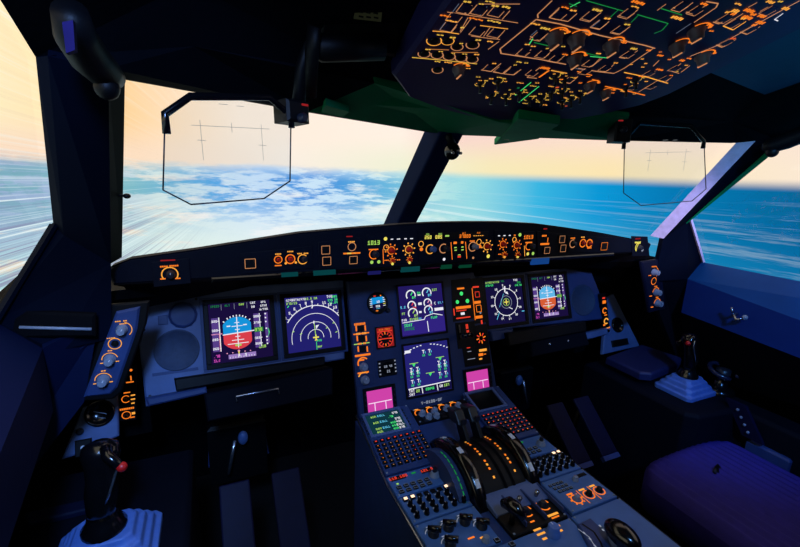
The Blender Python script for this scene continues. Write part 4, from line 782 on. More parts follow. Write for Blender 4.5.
# ------------------------------------------------------------------ side consoles with the sidesticks
for s in (-1, 1):
    mb = MB(); mb.poly([(s*.69, -.10), (s*.975, -.10), (s*.975, -1.28), (s*.885, -1.28), (s*.885, -.54), (s*.72, -.52), (s*.69, -.49)], -.88, -.265 if s < 0 else -.250, 'navy_dark', .010)
    cn = mb.build('side_console', bevel=.004); tag(cn, 'dark side console under the captain\'s sidestick at the left' if s < 0 else 'dark side console under the right sidestick and the coiled handwheel', 'console')
    if_lid = [hit(*q, (0, 0, -.250), (0, 0, 1)) for q in ((24, 512), (89, 498), (90, 508), (28, 523))]
    if s < 0:
        mb = MB(); mb.poly([(q.x, q.y) for q in if_lid], -.264, -.250, 'navy', .003); tag(mb.build('stowage_lid', bevel=.002), 'dark narrow stowage lid with a bright rear edge, left of the captain\'s sidestick', 'lid')
    T = Thing('sidestick', 'captain\'s black sidestick with a red button on a blue bellows, lower left corner' if s < 0 else 'first officer\'s black sidestick with red button, beside the handwheel', 'sidestick', WORLD, s*(.825 if s < 0 else .838), -.395, n=-.264 if s < 0 else -.249)
    if s > 0: T.o.scale = (.90, .90, .90)
    mb = MB(); lv = [(.084, .072, 0), (.084, .072, .014), (.074, .063, .016), (.071, .060, .030), (.062, .052, .032), (.059, .049, .046), (.050, .042, .048), (.046, .038, .060)]
    vs = []; fs = []
    for a, b, z in lv:
        c = .012; vs += [(-a+c, -b, z), (a-c, -b, z), (a, -b+c, z), (a, b-c, z), (a-c, b, z), (-a+c, b, z), (-a, b-c, z), (-a, -b+c, z)]
    for k in range(len(lv)-1):
        for i in range(8): fs.append((k*8+i, k*8+(i+1) % 8, (k+1)*8+(i+1) % 8, (k+1)*8+i))
    fs.append(tuple(range(len(lv)*8-8, len(lv)*8))); mb.mesh(vs, fs, 'boot'); T.part('bellows', mb, bevel=.003)
    mb = MB(); mb.lathe(0, 0, [(.036, .058), (.036, .066), (.027, .078), (.024, .09)], 'black_gloss', 20); T.part('collar', mb)
    grip = MB(); i = -s
    grip.tube([(0, 0, .070), (0, -.002, .105), (i*.004, -.004, .135), (i*.006, .0, .160), (i*.006, .006, .182), (i*.007, .012, .203), (i*.008, .014, .218), (i*.008, .015, .226)],
              [.022, .023, .026, .024, .025, .031, .028, .014], 'black_gloss', 16, .86, up=(1, 0, 0))
    g = T.part('grip', grip)
    mb = MB(); mb.tube([(i*.020, -.006, .222), (i*.026, -.026 if s < 0 else -.008, .218), (i*.040, -.034 if s < 0 else -.006, .206), (i*.046, -.030 if s < 0 else -.004, .196)], [.010, .009, .008, .006], 'black_gloss', 10); T.part('thumb_rest', mb, g)
    mb = MB(); mb.ball((i*.046, -.036 if s < 0 else -.006, .200), .0085, .0085, .0085, 'red'); T.part('priority_button', mb, g, label='red button')
    mb = MB(); mb.tube([(i*.012, .036, .190), (i*.012, .048, .178), (i*.011, .044, .164)], [.007, .008, .005], 'black_gloss', 8); T.part('radio_trigger', mb, g)
    mb = MB(); mb.tube([(i*.030, -.018, .212), (i*.036, -.022, .190), (i*.022, -.026, .150), (i*.014, -.027, .130)], .0022, 'metal', 8); T.part('edge_strip', mb, g)
# right side: flat cover, steering handwheel
T = Thing('console_cover', 'flat dark cushioned cover on the right console, before the sidestick', 'console cover', WORLD, .80, -.215, n=-.232)
q = [hit(*p, (0, 0, -.205), (0, 0, 1)) for p in ((606, 357), (641, 344.5), (682, 358), (678, 364), (652, 374), (640, 373))]
mb = MB(); mb.poly([(p.x-.80, p.y+.215) for p in q], 0, .030, 'cover', .006); T.part('cushion', mb, bevel=.003)
mb = MB(); mb.tube([(-.03, .06, -.017), (-.03, .06, 0)], .012, 'black', 10); mb.tube([(.06, -.06, -.017), (.06, -.06, 0)], .012, 'black', 10); T.part('post', mb)
T = Thing('steering_handwheel', 'black curved steering handwheel on the right console behind the sidestick', 'handwheel', WORLD, .945, -.445, n=-.249)
mb = MB(); mb.lathe(0, 0, [(.045, 0), (.045, .010), (.036, .018), (.022, .022), (.016, .05), (.015, .066)], 'black_gloss', 24); T.part('pedestal', mb)
mb = MB(); mb.tube([(.044*math.cos(a*PI/9), .040*math.sin(a*PI/9), .076+.012*math.sin(a*PI/9)) for a in range(-3, 13)], .0075, 'tiller', 12); T.part('rim', mb)
mb = MB(); mb.tube([(.040, .01, .080), (.02, 0, .068), (-.02, 0, .068), (-.040, .014, .080)], .007, 'black_gloss', 10); mb.lathe(0, 0, [(.022, .066), (.022, .082), (.012, .086)], 'knob_dark', 16); T.part('spoke', mb)

# ------------------------------------------------------------------ centre pedestal
WX = Frame((0, 0, 0), (0, 1, 0), (0, 0, 1))      # side view frame: axes y, z, x
T = Thing('centre_pedestal', 'long grey-blue centre pedestal running back from below the centre screens', 'pedestal', WX)
mb = MB(); mb.poly([(-.105, -.288), (-.158, -.288), (-.158, -.265), (-.37, -.318), (-1.35, -.318), (-1.35, -.88), (-.105, -.88)], -.252, .252, 'panel_dark'); T.part('body', mb, bevel=.003)
mb = MB(); mb.tube([(-.12, -.262, -.254), (-.37, -.313, -.254), (-1.35, -.313, -.254)], .003, 'metal', 8); mb.tube([(-.12, -.262, .254), (-.37, -.313, .254), (-1.35, -.313, .254)], .003, 'black', 8); T.part('edge_strip', mb)
def ppanel(name, label, fr, x0, x1, y0, y1, m='pedestal', group=None, h=.004):
    """panel on the pedestal given by its world x and y range"""
    k = 1.0 if fr is PT else 1.0308
    v0, v1 = (y0-fr.O.y)*k, (y1-fr.O.y)*k
    T = Thing(name, label, 'control panel', fr, (x0+x1)/2, (v0+v1)/2, group=group)
    w, d = x1-x0, v1-v0; mb = MB(); mb.box(-w/2+.001, w/2-.001, -d/2+.001, d/2-.001, -.006, h, m, .002); T.part('panel_plate', mb)
    for a in (-1, 1):
        for b in (-1, 1):
            mb = MB(); mb.lathe(a*(w/2-.006), b*(d/2-.006), [(.0028, h), (.0028, h+.0012), (.0016, h+.0016)], 'knob', 8); T.part('screw', mb)
    return T, w, d, h
for s in (-1, 1):
    who = 'left' if s < 0 else 'right'; xs = (-.250, -.094) if s < 0 else (.104, .250)
    # flight management keyboard unit
    T, w, d, h = ppanel('flight_computer_keyboard', 'keyboard unit with lit teal text screen at the front left of the pedestal' if s < 0 else 'keyboard unit with red lit keys at the front right of the pedestal', PF, *xs, -.345, -.135, 'panel_dark')
    mb = MB(); mb.frame(-w/2+.004, w/2-.03, .012, d/2-.006, .008, h, h+.006, 'panel'); T.part('bezel', mb, bevel=.001)
    mb = MB(); mb.rect(-.013, .057, w-.050, .076, h+.001, 'scr_teal' if s < 0 else 'black_gloss')
    for k in range(6):
        yy = .085-.0115*k; rnd = random.Random(k+s)
        for col, xx in (('lime', -.042), ('cyan', -.018), ('green_lit', .008), ('white_lit', .026)):
            if s < 0 and rnd.random() < .72: mb.text(rnd.choice(('TOU', 'AGN', '430', '085', '.78', '12', '370', 'EGLL', 'NAV')), xx, yy, .0075, h+.0016, col if s < 0 else 'green_dim')
    T.part('screen', mb)
    for k in range(6):
        for a in (-w/2+.0035, w/2-.026): T.button(a, .088-.0115*k, .006, .006, .003, 'knob_dark', 'line_key', None, z=h)
    for r in range(7):
        for c in range(8):
            x = -w/2+.012+c*(w-.024)/7; y = .002-(r+.5)*.0135
            if r == 0: y += .002
            mb = MB(); mb.box(x-.0062, x+.0062, y-.0045, y+.0045, h, h+.004, 'black', .001)
            mcol = 'red_lit' if (r == 0 or c in (5, 6) and r in (1, 3, 4) or s > 0 and (r+c) % 2) else ('copper' if (r*3+c) % 3 else 'orange')
            q = .0036 if r == 0 or s > 0 else .0024
            mb.rect(x, y, q*1.5 if r == 0 else q, q*.9, h+.0044, mcol); T.part('key', mb)
    # radio management panel
    T, w, d, h = ppanel('radio_panel', 'radio tuning panel with red readouts behind the left keyboard' if s < 0 else 'radio tuning panel behind the right keyboard', PF if 0 else PT, *xs, -.421, -.347)
    if s < 0:
        mb = MB(); mb.box(-.070, -.030, .016, .030, h, h+.002, 'black', .0006); mb.box(.014, .046, .014, .028, h, h+.002, 'black', .0006); mb.text('118.100', -.05, .023, .009, h+.0026, 'red_lit'); mb.text('121.5', .03, .021, .009, h+.0026, 'red_lit'); T.part('readout', mb)
    legend(T, [], z=h)
    mb = MB(); mb.rect(-.006, .025, .012, .006, h+.0008, 'green_dim'); mb.rect(-.06, .004, .006, .005, h+.0008, 'lime' if s < 0 else 'grey_lit'); T.part('legend', mb)
    T.knob(.040, -.004, .013, .014, 'knob', 'tuning_knob', 'white', h); T.knob(.040, -.004, .0075, .024, 'knob_dark', 'tuning_knob', None, h)
    for r in range(2):
        for c in range(5): T.button(-.062+.019*c, -.010-.015*r, .012, .009, .004, 'black', 'pushbutton', 'grey_dim', .0008, z=h)
    # audio control panel
    T, w, d, h = ppanel('audio_control_panel', 'audio panel with four warm lit keys above black knobs, left side of pedestal' if s < 0 else 'audio panel with lit keys above black knobs, right side of pedestal', PT, *xs, -.506, -.424)
    lit = (0, 1, 6, 7) if s < 0 else (0, 6, 7)
    for c in range(8):
        x = -w/2+.014+c*(w-.028)/7; mb = MB(); mb.box(x-.006, x+.006, .024, .034, h, h+.005, 'black', .001)
        if c in lit: mb.box(x-.0042, x+.0042, .0255, .0325, h+.005, h+.0062, 'lit_warm')
        T.part('call_key', mb)
    for r in range(3):
        for c in range(6):
            T.knob(-w/2+.017+c*(w-.034)/5, .010-.018*r, .0066, .014, 'black_gloss', 'volume_knob', 'grey_lit', h)
    mb = MB(); 
    for r in range(3):
        for c in range(6): mb.rect(-w/2+.017+c*(w-.034)/5, .0185-.018*r, .009, .0016, h+.0008, 'grey_lit')
    T.part('legend', mb)
    # rear panel of each side column
    if s < 0:
        T, w, d, h = ppanel('lighting_control_unit', 'grey-blue panel with thick black rotary switches, left side behind the audio panel', PT, *xs, -.618, -.509)
        for x, y in ((-.050, .016), (-.012, .018), (.030, .018), (.058, -.006), (-.030, -.020)):
            T.knob(x, y, .012, .012, 'knob_dark', 'rotary_switch', 'white', h, 30)
            mb = MB(); mb.tube([(x-.010, y+.008, h+.014), (x+.012, y-.010, h+.018)], [.006, .007], 'black_gloss', 8); T.part('switch_handle', mb)
        mb = MB(); 
        for x, y in ((-.05, .034), (-.012, .036), (.03, .036), (-.03, -.0), (.058, .012)): mb.arc(x, y-.017, .017, .0016, 20, 160, h+.0008, 'grey_lit'); mb.rect(x, y+.004, .014, .0024, h+.0008, 'grey_lit')
        mb.rect(.020, -.022, .016, .004, h+.0008, 'orange'); mb.rect(.046, -.030, .018, .004, h+.0008, 'amber'); T.part('legend', mb)
        T.knob(.045, -.040, .009, .012, 'knob', 'knob', None, h)
    else:
        T, w, d, h = ppanel('transponder_panel', 'grey-blue panel with small keys above three orange ringed knobs, right side of the pedestal', PT, *xs, -.618, -.509)
        for r in range(3):
            for c in range(4): T.button(-.058+.012*c+.004*r, .034-.012*r, .008, .007, .003, 'black', 'key', 'grey_dim', .0008, z=h)
        T.knob(.018, .026, .008, .012, 'knob', 'knob', 'red', h)
        mb = MB(); mb.box(.030, .062, .030, .040, h, h+.002, 'black', .0005); T.part('readout', mb)
        mb = MB()
        for x in (-.030, .010, .045): mb.arc(x, -.024, .013, .003, 0, 360, h+.0008, 'orange'); mb.rect(x-.004, -.005, .018, .005, h+.0008, 'amber' if x > 0 else 'orange')
        for x in (-.010, .027): mb.rect(x, -.024, .002, .044, h+.0008, 'orange')
        for a in range(8): mb.rect(-.030+.017*math.cos(a*PI/4), -.024+.017*math.sin(a*PI/4), .004, .004, h+.0008, 'orange')
        T.part('legend', mb)
        for x, m in ((-.030, 'knob'), (.010, 'black'), (.045, 'black')): T.knob(x, -.024, .0085, .010, m, 'knob', None, h)
# screen control panel between the keyboards
T, w, d, h = ppanel('screen_control_panel', 'dark panel with a row of orange lit grey knobs below the centre screens', PF, -.092, .102, -.215, -.158, 'black')
mb = MB(); 
for x in (-.078, -.038, .005, .046): mb.arc(x, .007, .014, .0034, 20, 200, h+.0008, 'orange', 10); mb.rect(x-.004, .024, .014, .003, h+.0008, 'amber')
T.part('legend', mb)
for x in (-.072, -.030, .012, .054): T.knob(x, .001, .011, .014, 'knob', 'knob', 'white', h)
for r in range(2):
    for c in range(5): T.button(-.07+.03*c, -.014-.011*r, .014, .008, .003, 'knob_dark', 'page_key', None, z=h)
for x, y in ((-.058, -.016), (-.034, -.019)): T.knob(x, y, .011, .014, 'knob', 'knob', None, h)
# throttle quadrant
T = Thing('throttle_quadrant', 'black domed throttle quadrant with two orange lit scales in the middle of the pedestal', 'throttle quadrant', WX)
prof = [(-.40+.150*math.cos(R(a)), -.405+.150*math.sin(R(a))) for a in range(38, 143, 7)]
mb = MB(); mb.poly([(-.27, -.33)]+prof+[(-.53, -.33)], -.055, .065, 'black'); T.part('housing', mb)
for x0, w in ((-.018, .0055), (.046, .005)):
    mb = MB()
    for k in range(13):
        if k % 4 == 3: continue
        a = R(70+k*4.2); rr = .1515; a2 = a+R(2.2)
        p = [(-.40+rr*math.cos(q), -.405+rr*math.sin(q), x0+e) for q, e in ((a, -w/2), (a2, -w/2), (a2, w/2), (a, w/2))]
        mb.face(p, 'orange' if k % 3 else 'amber')
    T.part('scale', mb)
for x0 in (.004, .028):
    mb = MB()
    for k in range(20):
        a = R(50+k*4.6); a2 = a+R(4.6); rr = .1512
        mb.face([(-.40+rr*math.cos(q), -.405+rr*math.sin(q), x0+e) for q, e in ((a, -.004), (a2, -.004), (a2, .004), (a, .004))], 'black_soft')
    T.part('slot', mb)
mb = MB(); mb.poly([(-.56, -.303), (-.508, -.295), (-.486, -.296), (-.486, -.312), (-.56, -.312)], -.066, .090, 'panel'); T.part('rear_plate', mb, bevel=.002)
for s, lab in ((-1, 'black trim wheel with white rim marks and a green index, left of the throttle quadrant'), (1, 'black trim wheel with white rim marks, right of the throttle quadrant')):
    xc = -.075 if s < 0 else .086
    T = Thing('trim_wheel', lab, 'trim wheel', WX, -.395, -.375, n=xc)
    FW = T; mb = MB(); mb.lathe(0, 0, [(.105, -.017), (.138, -.017), (.144, -.012), (.144, .012), (.138, .017), (.105, .017), (.02, .006)], 'black_gloss', 56); T.part('rim', mb)
    for a in (62, 96, 132, 168, 20, 200): 
        mb = MB(); c, q = math.cos(R(a)), math.sin(R(a)); mb.slab([(.1445*math.cos(R(a+e)), .1445*math.sin(R(a+e)), z) for e, z in ((-4, -.006), (4, -.006), (4, .006), (-4, .006))], .001, 'white', away=(c, q, 0)); T.part('rim_mark', mb)
    if s < 0:
        mb = MB(); mb.poly([(.122*math.cos(R(a)), .122*math.sin(R(a))) for a in range(36, 145, 6)]+[(-.098, .062), (.098, .062)], -.048, -.018, 'panel_dark', .004)
        for k in range(9):
            a, a2 = R(78+k*8), R(84+k*8); mb.face([(.1228*math.cos(q), .1228*math.sin(q), e) for q, e in ((a, -.034), (a2, -.034), (a2, -.031), (a, -.031))], 'green_dim')
        T.part('index_cover', mb)
for s in (-1, 1):
    x = .016+s*.012+s*.010
    T = Thing('thrust_lever', 'left thrust lever pushed forward, black, in front of the left orange scale' if s < 0 else 'right thrust lever pushed forward, black, nearest the right keyboard', 'thrust lever', WX, -.35, -.26, n=x)
    mb = MB(); mb.poly([(-.02, -.03), (.03, -.03), (.075, .030), (.040, .040)], -.006, .006, 'black'); T.part('arm', mb, bevel=.002)
    mb = MB(); mb.poly([(.030, .028), (.078, .018), (.105, .046), (.060, .060)], -.016, .016, 'lever_grey', .006); T.part('handle', mb, bevel=.004)
    mb = MB(); mb.box(.027, .034, .032, .046, -.007, .007, 'knob_dark', .002); T.part('disconnect_button', mb)
# engine start panel
T, w, d, h = ppanel('engine_start_panel', 'black panel with two orange ringed engine switches behind the throttle quadrant', PT, -.066, .090, -.618, -.515, 'black')
mb = MB()
for x in (-.006, .046): mb.arc(x, -.004, .016, .003, 0, 300, h+.0008, 'orange'); mb.rect(x-.014, .040, .012, .003, h+.0008, 'grey_lit')
mb.rect(.046, -.036, .030, .006, h+.0008, 'amber'); mb.rect(.046, -.044, .022, .004, h+.0008, 'orange'); mb.rect(-.012, -.034, .012, .004, h+.0008, 'orange'); T.part('legend', mb)
for x in (-.034, .022, .074):
    mb = MB(); mb.box(x-.002, x+.002, -.040, .048, h, h+.012, 'panel_dark', .0008); T.part('guard', mb)
for x in (-.006, .046):
    T.knob(x, -.004, .009, .010, 'knob_dark', 'rotary_switch', None, h); mb = MB(); mb.tube([(x, .022, h), (x, .018, h+.020)], [.004, .006], 'metal', 8); T.part('master_switch', mb)
T = Thing('speedbrake_lever', 'black lever with a thick grip standing behind the left of the throttle quadrant', 'lever', WORLD, -.045, -.585, n=-.308)
mb = MB(); mb.tube([(0, 0, 0), (-.002, -.004, .030)], [.007, .006], 'black', 10); T.part('arm', mb)
mb = MB(); mb.tube([(-.010, .022, .038), (-.006, .008, .048), (-.002, -.012, .048), (.004, -.032, .036)], [.010, .015, .015, .009], 'black_gloss', 12); T.part('grip', mb)
# rear pedestal: rudder trim and flap lever
T, w, d, h = ppanel('rudder_trim_panel', 'grey-blue panel with a pale blue rudder trim knob and orange legends behind the engine switches', PT, -.250, .088, -.80, -.622)
kx, ky = T.uv(553, 534, h); mb = MB()
for a, b, q in ((-.024, .010, .022), (-.026, -.003, .012), (.020, .012, .022), (-.024, .022, .020), (.022, .0, .010)): mb.rect(kx+a, ky+b, q, .005, h+.0008, 'amber')
T.part('legend', mb); T.knob(kx, ky, .016, .022, 'boot', 'trim_knob', 'white', h)
for px, py in ((497, 541), (512, 545)):
    x, y = T.uv(px, py, h); T.button(x, y, .012, .010, .004, 'black', 'pushbutton', 'grey_dim', .0008, z=h)
T, w, d, h = ppanel('flap_control_unit', 'grey-blue panel with curved flap lever slot at the rear right of the pedestal', PT, .092, .250, -.80, -.622)
mb = MB(); P0 = [T.uv(*p, h) for p in ((577, 527), (590, 521), (606, 536), (612, 552), (592, 556))]; mb.poly(P0, h-.001, h+.010, 'panel_dark', .003); T.part('slot_guard', mb)
mb = MB(); mb.path([T.uv(*p, h+.0104) for p in ((582, 524), (594, 532), (601, 543), (604, 553))], .004, h+.0108, 'black'); mb.path([T.uv(*p, h+.0104) for p in ((578, 529), (589, 537), (596, 548))], .0016, h+.0108, 'grey_lit')
for p in ((584, 533), (590, 539), (595, 546), (603, 530), (600, 526)): x, y = T.uv(*p, h+.0104); mb.rect(x, y, .004, .0055, h+.0108, 'grey_lit')
T.part('slot', mb)
p = hit(622, 537, (0, 0, -.275), (0, 0, 1))
T = Thing('flap_lever', 'flap lever with a large glossy black oval knob, rear right of the pedestal', 'lever', WORLD, p.x, p.y, n=-.310)
mb = MB(); mb.tube([(0, 0, .0), (0, 0, .03)], [.006, .006], 'metal', 10); T.part('arm', mb)
mb = MB(); mb.ball((0, 0, .040), .026, .040, .022, 'black_gloss', 24, 14); T.part('knob', mb)

# ------------------------------------------------------------------ overhead panel
T = Thing('overhead_panel', 'large overhead panel crowded with orange lit switch outlines', 'overhead panel', OV, 0, 0)
OVT = T
front = [T.uv(*p) for p in ((402, 84), (408, 98), (440, 110), (472, 118), (505, 122.5), (540, 123), (570, 121), (600, 115.5), (640, 106), (677, 93))]
xr = .312
fr_ = [(-xr, front[0][1]+.02)]+[(max(-xr+.004, min(xr-.004, x)), y) for x, y in front[1:-1]]+[(xr, front[-1][1]-.01)]
mb = MB(); mb.poly(fr_+[(xr, 1.2), (-xr, 1.2)], -.06, 0, 'overhead', .006); T.part('housing', mb)
A_, D_, Y_, G_, C_ = 'amber', 'copper', 'gold', 'green_dim', 'orange'
def P(col, w, *pts): return ('path', 0, 0, list(pts), w, col)
ln = [
 # air and hydraulic group at the left
 P(D_, 1.0, (447, 11.5), (464, 14), (484, 17), (518, 22.5)), P(D_, 1.0, (480, 3.5), (520, 3.5)), P('grey_dim', .9, (459, 3), (452.5, 11.5)), P(D_, 2.2, (472, 5), (465, 13)), P(D_, .9, (468, 17), (460, 31)), P(D_, .9, (471, 18), (460.5, 32)),
 P(A_, 1.2, (432.5, 30.5), (446, 31.5), (459, 33.5)), P('grey_dim', .9, (445, 22), (439.5, 29.5)), P(D_, 1.2, (457, 24), (451, 31.5)), P(A_, 1.0, (480, 25), (508, 28.5)), P(D_, .8, (490, 27), (483.5, 36)), P(D_, .8, (505, 29.5), (497, 38.5)), P(D_, .9, (471, 35.5), (486, 37.5), (500, 39)), P('grey_dim', .9, (487, 6), (480, 15)), P(D_, .9, (510, 10), (502, 19)),
 P('amber_dim', 1.0, (425, 48.5), (449, 49.5)), P('amber_dim', 1.0, (451, 52), (478, 52)), P(Y_, 1.1, (412, 57), (440, 59.5), (477, 63.5)), P(D_, .9, (499, 41), (488, 49)),
 # framed group
 P(D_, 1.3, (552, 0), (537.5, 14), (538, 17.5)), P(D_, 1.3, (500, 48.5), (536, 19), (560, 23.5), (600, 35), (645, 45), (655, 48)), P(D_, 1.3, (500, 48.5), (501, 53), (540, 59), (566, 64)), P(D_, 1.3, (578, 68), (600, 71.5), (614, 73), (624, 68), (640, 57), (653, 48)),
 P(D_, 1.0, (549, 17), (559.5, 7)), P(D_, 1.0, (549, 17), (556, 19)), P(D_, 1.0, (557, 19), (568, 21), (577, 13)), P(D_, 1.0, (582, 18), (590, 20.5), (601, 12)), P(D_, 1.0, (591, 27), (600, 28.5), (609, 21)), P('grey_dim', .9, (591, 27), (600, 20)), P(D_, 1.0, (612, 32), (620, 33.5), (630, 26)), P(D_, 1.0, (619, 15), (628, 17), (638, 9)),
 P(G_, 1.0, (586, 0), (600, 4), (623, 10.5)), P(G_, .9, (618, 9.5), (610, 17)), P(G_, 1.0, (637, 14), (668, 23), (662, 30), (654, 33)), P(G_, .9, (638, 15), (631, 22)), P('green_lit', 1.0, (570, 6.5), (580, 1.5)), P(G_, .9, (569, 3), (577, 6)), P(G_, 1.0, (661, 8), (682, 14.5)), P(D_, .8, (657, 10), (666, 3.5)),
 P(D_, 1.0, (673, 7), (682, 10), (693, 2)), P(D_, 1.0, (686, 11.5), (693, 13.5), (707, 4)), P(D_, 1.2, (706, 1), (718, 3), (716, 7), (694, 22)), P('grey_dim', .9, (691, 23), (676, 33)),
 P('green_lit', 1.0, (533, 38), (529, 44)), P(G_, 1.0, (534, 42), (549, 45.5)), P(D_, .9, (530, 36), (539, 40), (548, 33)), P('grey_dim', .9, (531, 35), (537, 30)), P(D_, .9, (517, 53.5), (525, 55), (531, 49)), P(D_, .9, (536, 55), (545, 57), (550, 52)), P(D_, .9, (549, 60), (556, 61.5), (565, 55)), P(D_, .9, (583, 64), (592, 66), (600, 58)), P(G_, .9, (583, 52), (600, 56)), P('green_lit', .9, (590, 56), (607, 57.5)), P(D_, .9, (619, 57), (625, 58), (638, 50)), P(D_, .9, (600, 71), (606, 71), (614, 64)), P(D_, .9, (589, 66), (592, 66), (602, 58)),
 # front rows
 P(D_, 1.0, (481, 69.5), (491, 71), (501, 63)), P(D_, 1.0, (493, 71), (503, 73.5), (511, 66)), P(D_, 1.0, (504, 73.5), (514, 74.5), (521, 69)), P(D_, 1.1, (527, 77), (540, 67)), P(D_, 1.1, (527, 77), (537, 78)), P('green_lit', 1.1, (515, 95), (531, 82)), P('green_lit', 1.1, (519, 102), (539, 86)), P('orange', 2.4, (539, 77), (549, 70)),
 P(D_, 1.0, (562, 82), (570, 83), (578, 76)), P('grey_dim', 1.0, (575, 68), (590, 70)), P(A_, 1.3, (551, 70), (567, 73)), P(C_, 1.3, (577, 71), (592, 75)), P(C_, 1.3, (592, 79), (600, 81)),
 # right group
 P(A_, 1.4, (624, 72), (648, 77), (668, 83)), P(D_, 1.0, (655, 71), (647, 77)), P(D_, 1.0, (658, 80), (638, 92)), P(C_, 1.6, (605, 86), (625, 90), (645, 95)), P(D_, 1.0, (672, 76.5), (665, 82)), P(D_, 1.0, (659, 60), (653, 66)),
 P('orange_pale', 1.1, (800, 0), (775, 13.5), (745, 30), (720, 44), (690, 56)), P(D_, 1.1, (713, 21.5), (719, 23.5), (733, 15)), P(D_, 1.1, (723, 25.5), (743, 13)), P(A_, 1.1, (723, 25.5), (733, 29.5), (746, 21)), P(D_, 1.1, (740, 31.5), (747, 34), (760, 26)), P(D_, 1.1, (716, 44.5), (722, 47), (736, 39)), P(D_, 1.0, (748, 7), (757, 2)), P(D_, 1.0, (760, 11), (768, 6.5)), P('white_lit', 1.0, (783, 13), (774.5, 19), (778, 20.5)), P(D_, 1.0, (672, 70), (681, 63)), P(D_, 1.0, (672, 71), (679, 73)), P(D_, 1.0, (681, 72), (690, 65)),
]
for px, py, rx in ((434, 40.5, 7.5), (447.5, 40.5, 6.5), (457, 46.5, 6), (472.5, 44.5, 6.5), (424, 53.5, 6), (437, 54.5, 6), (449, 56, 6), (461, 57.5, 6), (472, 59, 6), (437.5, 69.5, 5.5)):
    ln.append(('ellipse', px, py, rx))
